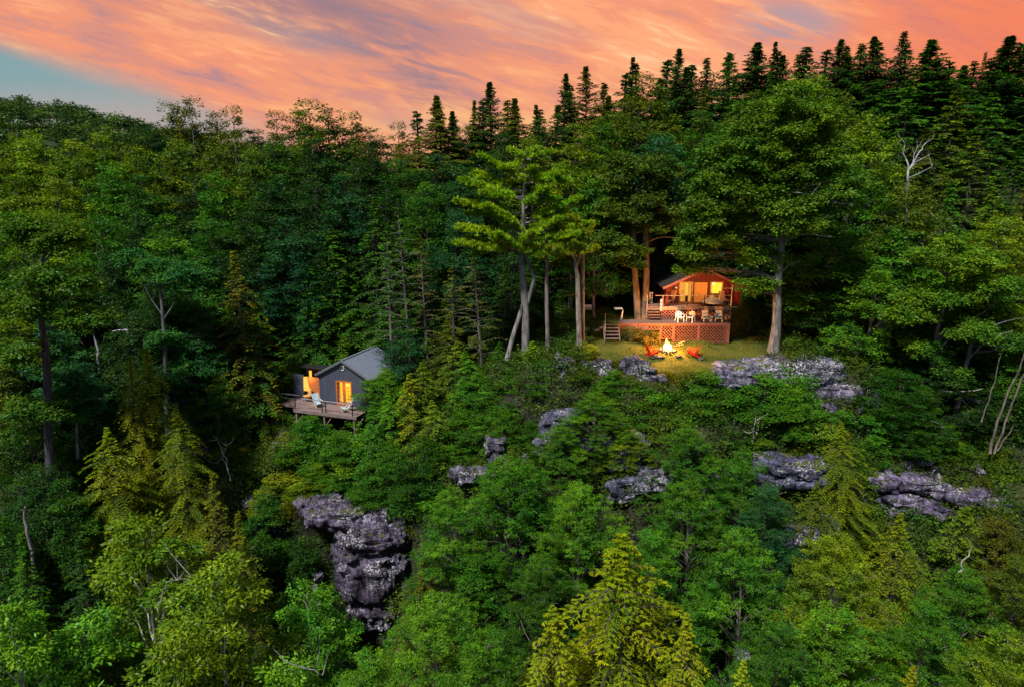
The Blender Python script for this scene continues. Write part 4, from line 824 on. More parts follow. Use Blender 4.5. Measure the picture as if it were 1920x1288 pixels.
def hero_pine():
    Y0 = 58.2; O = at(985, 672, Y0); rng = np.random.default_rng(77)
    e = empty('white_pine_tree', O, 0, 'big white pine with a forked crooked trunk and flat bright tiers', 'tree'); mb = MB()
    def W(px, py, dY=0): return np.array(at(px, py, Y0 + dY) - O)
    for tr in [[(985, 700, 0, .42), (985, 665, 0, .34), (986, 610, 0, .32), (984, 560, 0, .31), (980, 520, 0, .27), (978, 480, 0, .24), (980, 440, 0, .2), (982, 370, 0, .13), (984, 310, 0, .07), (985, 272, 0, .02)],
               [(988, 570, 0, .16), (996, 545, -.1, .16), (1002, 522, -.1, .15), (994, 500, 0, .13), (986, 478, 0, .1), (996, 450, 0, .07)],
               [(950, 675, -.4, .2), (962, 630, -.3, .18), (975, 590, -.2, .17), (984, 560, -.05, .14)]]:
        mb.tube([W(a, b, c) for a, b, c, r in tr], [t[3] for t in tr], 10)
    L = []
    for (a, b, c, d, w, dY) in [(980, 370, 868, 345, 1.0, -1), (980, 375, 910, 368, .9, -1.5), (982, 378, 1045, 378, .8, -1), (980, 400, 880, 405, .8, .5), (982, 410, 1060, 400, .9, 1), (978, 425, 905, 392, 1.0, -1.8),
                         (978, 440, 862, 432, 1.1, -.8), (980, 440, 940, 410, .9, -2), (980, 450, 1105, 425, .9, -.2), (980, 455, 1048, 415, .9, -1.5), (978, 470, 856, 462, 1.0, -1.2), (978, 472, 925, 445, .9, -2.2), (978, 475, 880, 452, 1.0, .6),
                         (980, 470, 995, 440, .8, -2.2), (984, 340, 905, 300, .9, 0), (984, 345, 1050, 330, 1.0, -.6), (984, 330, 1065, 345, .9, .5), (984, 310, 940, 320, .8, -1), (985, 300, 1030, 290, .8, -.5), (985, 295, 955, 285, .7, 0), (985, 290, 1012, 280, .6, 0),
                         (984, 355, 1000, 320, .8, -1.2), (980, 400, 870, 385, 1.0, -.3), (980, 445, 1090, 445, 1.0, -1.0), (980, 420, 1075, 380, .9, -.5), (980, 395, 1020, 360, .9, -1.6), (982, 360, 890, 330, .9, .8), (981, 465, 1030, 478, .7, -1.0), (978, 455, 890, 480, .8, -.2)]:
        L.append((W(a, b), W(c, d, dY), w)); 
        if w > 0.8: L.append((W(a, b) * .5 + W(c, d, dY) * .5, W(c, d, dY) + np.array([rng.uniform(-.5, .5), rng.uniform(-.9, .9), .1]), w * .7))
    P, Dd, Nn, T = pine_limbs(rng, L, mb)
    t = mb.build('trunk', BARK, e); t.color = (0.17, 0.155, 0.17, 1)
    c = obj('crown', leaf_quads(P, Dd, Nn, 0.30 * rng.uniform(.8, 1.2, len(P)), 0.06, T, 'crown', NEEDLE), e); c.color = (0.13, 0.235, 0.010, 1)
def small_pine(base, label, trunks, limbs_, col, seed, bark):
    Y0 = base[2]; O = at(*base); rng = np.random.default_rng(seed); e = empty('white_pine_tree', O, 0, label, 'tree'); mb = MB()
    def W(px, py, dY=0): return np.array(at(px, py, Y0 + dY) - O)
    for tr in trunks: mb.tube([W(a, b, c) for a, b, c, r in tr], [t[3] for t in tr], 8)
    P, Dd, Nn, T = pine_limbs(rng, [(W(a, b), W(c, d, dY), w) for a, b, c, d, w, dY in limbs_], mb)
    t = mb.build('trunk', BARK, e); t.color = (*bark, 1)
    c = obj('crown', leaf_quads(P, Dd, Nn, 0.30 * rng.uniform(.8, 1.2, len(P)), 0.06, T, 'crown', NEEDLE), e); c.color = (*col, 1)
hero_pine()
small_pine((1027, 662, 58), 'straight slim pine trunk between the forked pine and the double trunk', [[(1027, 680, 0, .2), (1027, 640, 0, .18), (1025, 560, 0, .16), (1025, 480, 0, .13), (1025, 430, 0, .08)]],
           [(1025, 470, 980, 474, .8, -1), (1025, 470, 1050, 462, .7, -.8), (1025, 450, 1000, 430, .7, 0), (1025, 440, 1060, 430, .8, 0), (1025, 475, 1010, 482, .6, -1.4)], (0.115, 0.19, 0.010), 78, (0.16, 0.13, 0.14))
small_pine((1086, 655, 57.5), 'double rough barked pine trunk standing at the left edge of the fire lawn', [[(1086, 668, 0, .25), (1086, 640, 0, .22), (1084, 580, 0, .19), (1083, 520, 0, .17), (1078, 490, 0, .12), (1070, 470, 0, .06)], [(1084, 530, 0, .15), (1080, 500, .2, .13), (1090, 470, .2, .07)], [(1092, 640, .6, .2), (1092, 560, .6, .18), (1093, 490, .6, .13), (1092, 440, .6, .06)]],
           [(1085, 478, 1030, 466, .9, -.6), (1088, 476, 1118, 470, .9, -.6), (1090, 465, 1055, 452, .8, 0), (1092, 450, 1112, 428, .8, 0), (1090, 440, 1040, 425, .8, .4), (1090, 470, 1075, 460, .7, -1.2), (1092, 440, 1080, 412, .7, 0), (1085, 478, 1020, 470, .6, -.3)], (0.125, 0.165, 0.010), 79, (0.20, 0.17, 0.16))

# bare and dead wood
def dead(name, base, label, paths, col=(0.42, 0.42, 0.47), cat='dead tree', twig=0, seed=3):
    Y0 = base[2]; O = at(*base); rng = np.random.default_rng(seed); mb = MB()
    for tr in paths:
        pts = [at(a, b, Y0 + c) - O for a, b, c, r in tr]; rs = [t[3] for t in tr]
        f, fr = [pts[0]], [rs[0]]
        for i in range(len(pts) - 1):
            for k in (1, 2, 3):
                q = pts[i].lerp(pts[i + 1], k / 3); q = q + Vector(rng.normal(0, 0.05, 3)) * (k < 3); f.append(q); fr.append(rs[i] + (rs[i + 1] - rs[i]) * k / 3)
        mb.tube(f, fr, 6)
        for _ in range(twig):
            q = f[rng.integers(len(f) // 2, len(f))]; d = Vector(rng.normal(0, 1, 3)); d.z = abs(d.z); mb.tube([q, q + d * 0.35, q + d * 0.5 + Vector((0, 0, .3))], [.02, .013, .006], 4)
    o = mb.build(name, BARK, None, O); o.color = (*col, 1); return tag(o, label, cat)
W8 = (0.32, 0.32, 0.36)
dead('dead_birch', (1700, 365, 66), 'pale bare birch forking above the green crowns at the upper right', [[(1697, 420, 0, .09), (1700, 360, 0, .11), (1703, 320, 0, .10), (1718, 295, 0, .08), (1730, 280, 0, .05), (1738, 268, 0, .03)], [(1703, 320, 0, .07), (1699, 300, 0, .06), (1694, 285, 0, .05), (1696, 268, 0, .03)], [(1706, 314, 0, .05), (1722, 302, 0, .04), (1745, 290, 0, .02)], [(1701, 338, 0, .04), (1722, 326, 0, .03), (1748, 312, 0, .02)], [(1712, 304, 0, .04), (1715, 288, 0, .03), (1724, 272, 0, .015)]], W8, twig=3)
dead('bare_branch', (1590, 385, 56.5), 'pale bare bough reaching left across the tall maple', [[(1602, 384, 0, .06), (1570, 380, 0, .05), (1550, 372, 0, .05), (1520, 366, 0, .04), (1484, 361, 0, .02)], [(1562, 378, 0, .04), (1560, 395, 0, .03), (1534, 420, -.3, .015)], [(1550, 373, 0, .03), (1558, 360, 0, .02)], [(1575, 381, 0, .03), (1545, 378, 0, .02), (1522, 382, 0, .01)]], (0.30, 0.30, 0.36), 'branch', 2)
dead('dead_snag', (62, 1130, 41), 'pale curved snag standing in the dark at the left edge', [[(64, 1145, 0, .12), (62, 1090, 0, .11), (62, 1060, 0, .10), (56, 1020, 0, .1), (50, 985, 0, .09), (47, 950, 0, .05)]], (0.2, 0.18, 0.2))
for i, (p, lb) in enumerate([([(1856, 850, 0, .10), (1870, 790, 0, .09), (1890, 735, 0, .08), (1915, 680, 0, .06), (1945, 600, 0, .04)], 'thickest bare slanting sapling at the right edge'), ([(1864, 850, 0, .09), (1885, 790, 0, .08), (1905, 740, 0, .07), (1940, 660, 0, .05)], 'bare sapling right beside the thickest slanting one at the right edge'),
                ([(1840, 790, 0, .05), (1855, 750, 0, .045), (1868, 700, 0, .04), (1880, 660, 0, .03)], 'thin bare sapling left of the slanting pair at the right edge'), ([(1870, 845, 0, .05), (1890, 815, 0, .045), (1903, 795, 0, .03)], 'short bare stem branching low from the sapling pair at the right edge')]):
    dead('bare_sapling', (p[0][0], p[0][1], 50.5), lb, [p], (0.12, 0.10, 0.095), 'sapling', 0, 20 + i)
dead('bare_sapling', (1412, 850, 50.8), 'small bleached dead tree among the shrubs under the rock dome', [[(1410, 852, 0, .06), (1413, 820, 0, .05), (1415, 795, 0, .03), (1418, 775, 0, .015)], [(1412, 825, 0, .02), (1422, 805, 0, .01)], [(1412, 830, 0, .02), (1404, 812, 0, .01)]], (0.42, 0.40, 0.38), 'sapling', 5, 31)
dead('fallen_branch', (1790, 730, 53), 'pale fallen pole lying level across the right hand trunks', [[(1764, 733, 0, .04), (1800, 734, 0, .05), (1841, 729, 0, .04)]], (0.28, 0.26, 0.25), 'branch')
dead('fallen_branch', (1765, 800, 51), 'pale hooked branch lying in the dark right of the shrubs', [[(1745, 788, 0, .04), (1770, 802, 0, .05), (1788, 822, 0, .03)], [(1758, 796, 0, .03), (1768, 815, 0, .02)]], (0.28, 0.28, 0.34), 'branch')
dead('fallen_branch', (1805, 1050, 36), 'pale broken stick poking up among the lower right leaves', [[(1797, 1072, -3, .04), (1805, 1050, -3, .04), (1824, 1022, -3, .025)]], (0.28, 0.28, 0.28), 'branch')
dead('fallen_tree', (250, 635, 60), 'made-up leaning trunk standing in for pale car-like pieces at the left', [[(205, 588, 0, .06), (235, 620, 0, .07), (268, 652, 0, .09)], [(240, 652, 0, .09), (254, 656, 0, .09)], [(175, 625, 0, .05), (185, 655, 0, .12), (188, 700, 0, .15)], [(210, 622, 0, .05), (245, 618, 0, .08)]], (0.34, 0.32, 0.42), 'stand-in')  # trunk made up in place of pale pieces taken for a parked car
dead('bare_branch', (430, 870, 52.5), 'bare grey branches rising over the mossy hump left of the grey cabin', [[(432, 900, 0, .06), (425, 870, 0, .05), (415, 840, 0, .035), (400, 815, 0, .02)], [(428, 880, 0, .04), (418, 860, 0, .03), (400, 868, 0, .02)], [(420, 850, 0, .03), (424, 835, 0, .02)]], (0.2, 0.19, 0.22), 'branch', 4)
for i, (x, y, p, lb) in enumerate([(300, 1130, [(296, 1142, 0, .07), (305, 1110, 0, .06), (312, 1092, 0, .05), (340, 1085, 0, .03), (365, 1075, 0, .015)], 'grey crooked limb showing through the lower left windblown tree'),
                (530, 1240, [(512, 1210, 0, .03), (530, 1235, 0, .04), (550, 1245, 0, .04), (580, 1255, 0, .03), (605, 1265, 0, .015)], 'grey twisting limb near the bottom edge left of the cliff foot')]):
    dead('bare_branch', (x, y, (25.0, 20.5)[i]), lb, [[(a, b, c_, r * .4) for a, b, c_, r in p]], (0.17, 0.17, 0.18), 'branch', 4, 40 + i)
for (px, py0, py1, Y, r, lb) in [(1583, 640, 682, 60.5, .22, 'thin dark purple trunk right of the lichened dome'), (1645, 560, 684, 59.5, .34, 'thick purple trunk right of the lichened dome')]:
    dead('tree_trunk', (px, py1, Y), lb, [[(px, py1 + 15, 0, r * 1.2), (px + 3, (py0 + py1) / 2, 0, r), (px + 6, py0, 0, r * .8)]], (0.17, 0.13, 0.19) if px > 1000 else (0.3, 0.32, 0.38), 'tree trunk')
# stone cairn on its rock post
cn = empty('stone_cairn', at(984, 905, 50.4), 0, 'little cairn of stacked stones on a narrow pinkish rock post', 'cairn')
mb = MB(); rock_geo(mb, Vector((0, 0, 0.2)), (0.42, 0.4, 1.25), 501, 0.6, 0.06, 0.05, sub=3); o = mb.build('rock_post', ROCK, cn); o.color = (1.6, 1.3, 1.35, 1)
zc = 1.45
for i, s_ in enumerate((0.34, 0.3, 0.26, 0.2, 0.15)):
    mb = MB(); rock_geo(mb, Vector((0, 0, 0)), (s_, s_ * .8, s_ * .4), 510 + i, 0.8, 0.06, 0, sub=2); o = mb.build('stone', ROCK, cn, (0.04 * (-1) ** i, 0, zc)); zc += s_ * 0.68; o.color = (1.9, 1.8, 1.9, 1) if i % 2 else (0.5, .5, .6, 1)

# ------------------------------------------------------------------ ground cover
def undergrowth():
    rng = np.random.default_rng(900); n = 10500
    x = rng.uniform(-34, 40, n); y = rng.uniform(38, 74, n)
    lm = lawn_mask(x, y); k = lm < 0.3
    clear = np.zeros(n, bool)
    k &= ~((x > -17) & (x < -8.5) & (y > 55.5) & (y < 66)); x, y = x[k], y[k]; z = terrain(x, y)
    C = np.stack([x, y, z + rng.uniform(0.0, 0.5, len(x))], 1); RC = rng.uniform(0.35, 1.0, len(x))
    P, Dd, Nn, T = clump_leaves(rng, C, RC, 6, 10, 0.2, 0.8, tone_c=rng.normal(0, 0.12, len(x)))
    o = obj('undergrowth', leaf_quads(P, Dd, Nn, 0.2 * rng.uniform(.8, 1.4, len(P)), 0.09, T, 'undergrowth', LEAF)); o.color = (0.045, 0.085, 0.012, 1)
    tag(o, kind='stuff')
def grass():
    rng = np.random.default_rng(901); n = 60000
    x = rng.uniform(5, 26, n); y = rng.uniform(53.5, 70, n); lm = lawn_mask(x, y)
    pat = np.array([mn.noise((a * 0.5, b * 0.5, 7)) for a, b in zip(x, y)])
    edge = (lm < 0.9); k = (lm > 0.02) & ((pat > -0.25) | edge); x, y, lm, pat, edge = x[k], y[k], lm[k], pat[k], edge[k]
    P = np.stack([x, y, terrain(x, y) - 0.01], 1); D = unit(np.stack([rng.normal(0, .5, len(x)), rng.normal(0, .5, len(x)), np.ones(len(x))], 1))
    L = rng.uniform(0.06, 0.14, len(x)) * np.where(edge, 2.0, 1.0)
    o = obj('grass', leaf_quads(P, D, unit(rng.normal(size=(len(x), 3)) + np.array([0, -1, .3])), L, 0.035, 0.45 + pat * 0.5 + rng.normal(0, .1, len(x)), 'grass', LEAF)); o.color = (0.085, 0.105, 0.014, 1)
    tag(o, kind='stuff')
def mossy_tufts():
    """olive heath and grass cushions on the cliff lips"""
    rng = np.random.default_rng(902); spots = [(545, 945, 51.6, 1.2), (575, 930, 52, 1.0), (620, 975, 50.6, .6), (690, 985, 50.8, .8), (730, 985, 50.4, .9), (760, 990, 50.2, .8), (655, 990, 49.4, .45), (700, 1020, 48.6, .3), (1250, 700, 54.6, 1.4), (1160, 678, 55.3, 1.0), (1290, 700, 54.6, 1.2), (1760, 890, 50.2, 1.3), (1830, 895, 50, 1.4), (1680, 885, 50.4, 1.0), (1560, 800, 52.2, 1.2), (1210, 790, 52, 1.3), (1300, 850, 50.6, 1.2), (900, 870, 51.9, 1.2), (1500, 840, 51.2, 1.3), (1250, 860, 50, 1.2), (960, 880, 51, .9)]
    P, Dd = [], []
    for (px, py, Y, r) in spots:
        c = at(px, py, Y); n = int(900 * r * r) + 200
        d = rng.normal(0, 0.5, (n, 2)) * r; x = c.x + d[:, 0]; y = c.y + d[:, 1]
        dd = (d ** 2).sum(1) / r ** 2
        P.append(np.stack([x, y, c.z - 0.5 * dd * r - 0.1 + rng.normal(0, .08, n)], 1)); Dd.append(unit(np.stack([d[:, 0] / r * .7 + rng.normal(0, .4, n), d[:, 1] / r * .7 + rng.normal(0, .4, n) - .2, np.full(n, .9)], 1)))
    P = np.concatenate(P); Dd = np.concatenate(Dd)
    o = obj('heath', leaf_quads(P, Dd, unit(rng.normal(size=(len(P), 3)) + np.array([0, -1, .3])), 0.26 * rng.uniform(.6, 1.3, len(P)), 0.05, rng.normal(.5, .18, len(P)), 'heath', LEAF)); o.color = (0.11, 0.115, 0.014, 1); tag(o, kind='stuff')
def far_wood():
    rng = np.random.default_rng(903); n = 900
    x = rng.uniform(-300, -60, n); y = rng.uniform(185, 330, n); z = terrain(x, y)
    r = rng.uniform(2.2, 4.2, n)
    C = np.stack([x, y, z + r * 1.5], 1)
    P, Dd, Nn, T = clump_leaves(rng, C, r, 12, 16, 0.9, 0.8, tone_c=rng.normal(0, 0.16, n))
    o = obj('far_wood', leaf_quads(P, Dd, Nn, 1.0 * rng.uniform(.8, 1.4, len(P)), 0.6, T, 'far_wood', LEAF)); o.color = (0.035, 0.072, 0.022, 1); tag(o, kind='stuff')
undergrowth(); grass(); mossy_tufts(); far_wood()
# ------------------------------------------------------------------ cabin materials
RED = plain('red_board', (0.15, 0.010, 0.008), 0.6, 0.3, 2.0, (6, 6, 0.5)); DECKW = plain('deck_wood', (0.20, 0.105, 0.085), 0.75, 0.35, 3, (0.5, 8, 2))
LATT = plain('lattice_wood', (0.13, 0.048, 0.040), 0.75, 0.3, 4); LATT_LIT = plain('lit_lattice_wood', (0.36, 0.13, 0.11), 0.75, 0.3, 4); TRIMW = plain('trim', (0.38, 0.25, 0.19), 0.7, 0.25, 4)  # second lattice wood is a lighter copy, with the firelit look painted in
WHITE = plain('white_plastic', (0.70, 0.74, 0.80), 0.4, 0.06, 3, bmp=0); GREYP = plain('grey_plastic', (0.46, 0.52, 0.62), 0.5, 0.1, 4, bmp=0)
REDP = plain('red_paint', (0.50, 0.018, 0.010), 0.45, 0.15, 3); DROOF = plain('dark_shingle', (0.014, 0.009, 0.008), 1.0, 0.4, 7)
FRAMEY = plain('frame_wood', (0.50, 0.30, 0.12), 0.5, 0.2, 4); PANELO = plain('orange_screen', (0.45, 0.20, 0.06), 0.6, 0.2, 3, emit=(1.0, 0.27, 0.03), es=0.30)
GLOWY = emis('lit_room', (1.0, 0.50, 0.06), 1.25); GLOWB = emis('lit_blind', (1.0, 0.62, 0.04), 1.5); GLOWC = emis('lit_curtain', (1.0, 0.42, 0.07), 0.8)
DARKI = plain('dark_inside', (0.05, 0.025, 0.015), 0.8, 0.2); IRON = plain('dark_metal', (0.04, 0.04, 0.045), 0.5, 0.2, metal=0.6)
CANV = plain('grey_canvas', (0.40, 0.42, 0.46), 0.85, 0.12, 3); PATT = plain('patterned_cloth', (0.55, 0.33, 0.22), 0.9, 0.75, 14, bmp=0)
GWALL = plain('slate_siding', (0.045, 0.056, 0.095), 0.65, 0.2, 3, (1, 1, 0.3)); GROOF = plain('steel_roof', (0.17, 0.195, 0.28), 0.42, 0.12, 2, metal=0.2, bmp=0)
GTRIM = plain('slate_trim', (0.085, 0.09, 0.12), 0.6, 0.2); CEDAR = plain('cedar_board', (0.40, 0.12, 0.035), 0.6, 0.35, 3, (0.6, 1, 9))
RAILG = plain('grey_rail', (0.26, 0.22, 0.28), .7, .2); GDECK = plain('grey_deck_wood', (0.17, 0.12, 0.13), 0.8, 0.35, 4, (0.6, 9, 2)); BLUEC = plain('light_blue_sling', (0.30, 0.46, 0.62), 0.8, 0.1, 5, bmp=0)
PALEW = plain('pale_wood_frame', (0.55, 0.48, 0.44), 0.6, 0.15, 4)
def glass_mat():
    m, nt, N, L = new_mat('window_glass'); o = N('ShaderNodeOutputMaterial'); t = N('ShaderNodeBsdfTransparent'); g = N('ShaderNodeBsdfGlossy')
    g.inputs['Roughness'].default_value = 0.05; mx = N('ShaderNodeMixShader'); mx.inputs[0].default_value = 0.07
    t.inputs[0].default_value = (0.95, 0.93, 0.9, 1)
    L(t.outputs[0], mx.inputs[1]); L(g.outputs[0], mx.inputs[2]); L(mx.outputs[0], o.inputs[0]); return m
GLASS = glass_mat()

def lattice(name, x0, x1, y, z0, z1, parent, mat=LATT, pitch=0.19, w=0.05):
    """diagonal lattice in the plane y, clipped to its rectangle, with a frame"""
    mb = MB(); W_, H_ = x1 - x0, z1 - z0
    for s_, dy in ((1, 0.0), (-1, 0.014)):
        n = int((W_ + H_) / (pitch * 1.414)) + 2
        for i in range(n):
            c = i * pitch * 1.414
            if s_ == 1: pts = [(c - H_, H_), (c, 0)]
            else: pts = [(c - H_, 0), (c, H_)]
            (ax, az), (bx, bz) = pts
            def clip(ax, az, bx, bz):
                t0, t1 = 0.0, 1.0
                for p, q in ((-(bx - ax), ax), (bx - ax, W_ - ax)):
                    if abs(p) < 1e-9: continue
                    r = q / p
                    if p < 0: t0 = max(t0, r)
                    else: t1 = min(t1, r)
                return (t0, t1) if t0 < t1 else None
            k = clip(ax, az, bx, bz)
            if not k: continue
            t0, t1 = k; p = (x0 + ax + (bx - ax) * t0, y + dy, z0 + az + (bz - az) * t0); q = (x0 + ax + (bx - ax) * t1, y + dy, z0 + az + (bz - az) * t1)
            if (Vector(p) - Vector(q)).length > 0.05: mb.bar(p, q, 0.010, w, Vector((0, 1, 0)).cross(Vector(q) - Vector(p)).normalized())
    for a in ((x0, x1, z0, z0 + 0.06), (x0, x1, z1 - 0.06, z1)): mb.box(a[0], a[1], y - 0.02, y + 0.03, a[2], a[3])
    for xx in (x0, x1 - 0.06): mb.box(xx, xx + 0.06, y - 0.018, y + 0.028, z0 + 0.06, z1 - 0.06)
    return mb.build(name, mat, parent)
def boards(mb, x0, x1, y0, y1, z, th=0.035, w=0.14, along='x'):
    if along == 'x':
        y = y0
        while y < y1 - 0.02: mb.box(x0, x1, y, min(y + w - 0.012, y1), z - th, z); y += w
    else:
        x = x0
        while x < x1 - 0.02: mb.box(x, min(x + w - 0.012, x1), y0, y1, z - th, z); x += w

# ------------------------------------------------------------------ the red cabin
def red_cabin():
    FZ = -11.30; X0, X1, Yw, Yp, Yb = 13.25, 19.35, 64.6, 62.95, 67.6; XM = (X0 + X1) / 2; EZ, AZ = -9.55, -8.15
    e = empty('red_cabin', (XM, Yw, FZ), 0, 'small red cabin with lit glass doors above the two level deck', 'cabin')
    O = Vector((XM, Yw, FZ)); 
    def T(x, y, z): return (x - O.x, y - O.y, z - O.z)
    def rz(x): return AZ - (AZ - EZ) * abs(x - XM) / (X1 - XM)     # underside of the roof
    mb = MB(); dx = [(14.62, 17.12), (17.30, 18.42)]; top = -9.42
    # gable wall as pieces round the openings, with shiplap boards
    def wallseg(a, b, z0=None):
        z0 = FZ if z0 is None else z0; n = max(1, int((b - a) / 0.16))
        for i in range(n):
            p, q = a + (b - a) * i / n, a + (b - a) * (i + 1) / n
            za, zb = rz(p) - 0.01, rz(q) - 0.01
            if p < XM < q: za = zb = max(za, zb)
            mb.add([T(p + 0.006, Yw, z0), T(q - 0.006, Yw, z0), T(q - 0.006, Yw, zb), T(p + 0.006, Yw, za), T(p + 0.006, Yw + 0.12, z0), T(q - 0.006, Yw + 0.12, z0), T(q - 0.006, Yw + 0.12, zb), T(p + 0.006, Yw + 0.12, za)],
                   [(0, 1, 2, 3), (7, 6, 5, 4), (3, 2, 6, 7), (0, 4, 5, 1), (0, 3, 7, 4), (1, 5, 6, 2)])
    wallseg(X0, dx[0][0]); wallseg(dx[0][0], dx[0][1], top); wallseg(dx[0][1], dx[1][0]); wallseg(dx[1][0], dx[1][1], top); wallseg(dx[1][1], X1)
    for xa in (X0, X1 - 0.1):
        mb.box(*[v for p in zip(T(xa, Yp + 0.02, FZ), T(xa + 0.1, Yb, EZ)) for v in p])
    mb.box(*[v for p in zip(T(X0 + .1, Yb - 0.1, FZ - 0.6), T(X1 - .1, Yb, EZ)) for v in p])
    mb.box(*[v for p in zip(T(X0 + .1, Yw + 0.14, FZ - 0.14), T(X1 - .1, Yb - .1, FZ - 0.02)) for v in p])
    mb.build('wall', RED, e)
    # flared red side wings of the porch
    for s_, xx in ((1, X0), (-1, X1)):
        m2 = MB(); poly = [(Yp - 0.02, FZ + 0.0), (Yp + 0.35, FZ + 0.0), (Yp + 0.95, EZ - 0.02), (Yp - 0.02, EZ - 0.02)]
        x_a, x_b = (xx - 0.14, xx - 0.02) if s_ == 1 else (xx + 0.02, xx + 0.14)
        m2.add([T(x_a, a, b) for a, b in poly] + [T(x_b, a, b) for a, b in poly], [(3, 2, 1, 0), (4, 5, 6, 7), (0, 1, 5, 4), (1, 2, 6, 5), (2, 3, 7, 6), (3, 0, 4, 7)])
        m2.build('porch_wing', RED, e)
    # roof
    mb = MB(); Yf = Yp - 0.35; ov = 0.45; rzo = lambda x: AZ - (AZ - EZ) * abs(x - XM) / (X1 - XM)
    for s_ in (-1, 1):
        xe = XM + s_ * ((X1 - XM) + ov); za, ze = AZ + 0.03, rzo(xe) + 0.03
        vs = [T(XM, Yf, za), T(xe, Yf, ze), T(xe, Yb + .3, ze), T(XM, Yb + .3, za), T(XM, Yf, za + .12), T(xe, Yf, ze + .12), T(xe, Yb + .3, ze + .12), T(XM, Yb + .3, za + .12)]
        mb.add(vs, [(3, 2, 1, 0), (4, 5, 6, 7), (0, 1, 5, 4), (1, 2, 6, 5), (2, 3, 7, 6), (3, 0, 4, 7)])
    mb.build('roof', DROOF, e)
    mb = MB()
    for s_ in (-1, 1):
        xe = XM + s_ * ((X1 - XM) + ov + .02); mb.bar(T(XM, Yf - .03, AZ + .07), T(xe, Yf - .03, rzo(xe) + .07), 0.05, 0.19)
    mb.build('gable_trim', plain('red_fascia', (0.34, 0.10, 0.07), .6), e)
    # double glass door with curtains, orange screen, and a second lit window door
    def frame(name, x0, x1, z0, z1, w=0.07, mat=FRAMEY, y=Yw - 0.03):
        m2 = MB()
        m2.box(*[v for p in zip(T(x0, y, z0), T(x0 + w, y + .1, z1)) for v in p]); m2.box(*[v for p in zip(T(x1 - w, y, z0), T(x1, y + .1, z1)) for v in p])
        m2.box(*[v for p in zip(T(x0 + w, y, z1 - w), T(x1 - w, y + .1, z1)) for v in p]); m2.box(*[v for p in zip(T(x0 + w, y, z0), T(x1 - w, y + .1, z0 + w)) for v in p])
        return m2.build(name, mat, e)
    f = frame('door', 14.62, 15.80, FZ, top, 0.10)
    m2 = MB(); m2.box(*[v for p in zip(T(14.72, Yw + .03, FZ + .1), T(15.70, Yw + .04, top - .1)) for v in p]); m2.build('pane', GLASS, f)
    m2 = MB()
    for k in range(9):
        xa = 14.74 + k * 0.055; m2.tube([T(xa, Yw + .22, FZ + .12), T(xa + .01 * (-1) ** k, Yw + .22, top - .12)], 0.026, 6)
    for k in range(5):
        xa = 15.42 + k * 0.055; m2.tube([T(xa, Yw + .22, FZ + .12), T(xa, Yw + .22, top - .12)], 0.026, 6)
    m2.build('curtain', GLOWC, f)
    m2 = MB(); m2.box(*[v for p in zip(T(14.1, Yw + 1.3, FZ), T(15.95, Yw + 1.35, top + .1)) for v in p]); m2.build('lit_room_wall', GLOWY, e)
    m2 = MB(); m2.box(*[v for p in zip(T(16.95, Yw + 1.3, FZ), T(19.1, Yw + 1.35, top + .1)) for v in p]); m2.build('lit_room_wall', GLOWY, e)
    m2 = MB()       # furniture seen inside
    m2.box(*[v for p in zip(T(14.80, Yw + .8, FZ), T(15.0, Yw + 1.0, FZ + .45)) for v in p]); m2.box(*[v for p in zip(T(15.30, Yw + .8, FZ), T(15.55, Yw + 1.0, FZ + .55)) for v in p]); m2.box(*[v for p in zip(T(15.06, Yw + .8, FZ + .1), T(15.22, Yw + .95, FZ + 1.0)) for v in p])
    m2.build('furniture', DARKI, e)
    f = frame('screen_door', 15.86, 17.12, FZ, top, 0.05, DARKI)
    m2 = MB(); m2.box(*[v for p in zip(T(15.91, Yw + .03, FZ + .05), T(17.07, Yw + .06, top - .05)) for v in p]); m2.build('screen', PANELO, f)
    f = frame('window', 17.30, 18.42, FZ, top, 0.09)
    m2 = MB(); m2.box(*[v for p in zip(T(17.39, Yw + .03, FZ + .09), T(18.33, Yw + .04, top - .09)) for v in p]); m2.build('pane', GLASS, f)
    m2 = MB(); m2.box(*[v for p in zip(T(17.52, Yw + .10, FZ + .85), T(18.30, Yw + .12, top - .1)) for v in p]); m2.build('blind', GLOWB, f)
    m2 = MB(); m2.box(*[v for p in zip(T(17.55, Yw + .5, FZ + .1), T(18.25, Yw + .6, FZ + .82)) for v in p]); m2.build('counter', plain('counter_wood', (0.35, 0.14, 0.04), .6), e)
    # wall lamp on the porch
    m2 = MB(); m2.lathe([(0.02, .08), (.10, 0.03), (.11, 0.0), (0.0, 0.0)], T(14.30, Yw - .14, -9.95), 10); m2.build('wall_lamp', emis('lamp_shade', (1, .6, .35), 1.2), e)
    # a small wreath and thermometer on the boards
    m2 = MB(); m2.box(*[v for p in zip(T(18.62, Yw - .04, -10.5), T(18.95, Yw - .005, -10.05)) for v in p]); m2.build('wall_panel', REDP, e)
    for (x, y, z, en, r) in ((15.3, Yw + .9, FZ + 1.5, 40, .25), (17.9, Yw + .9, FZ + 1.4, 40, .25), (14.6, Yp + .9, EZ - .35, 22, .12), (17.9, Yp + .6, EZ - .2, 20, .12), (16.3, Yp - .5, EZ + .15, 55, .1)):  # last light has no fixture, added before the eave to warm the leaves
        l = bpy.data.lights.new('cabin_light', 'POINT'); l.energy = en; l.color = (1, .45, .14); l.shadow_soft_size = r; lo = obj('cabin_light', l, None, (x, y, z))
red_cabin()

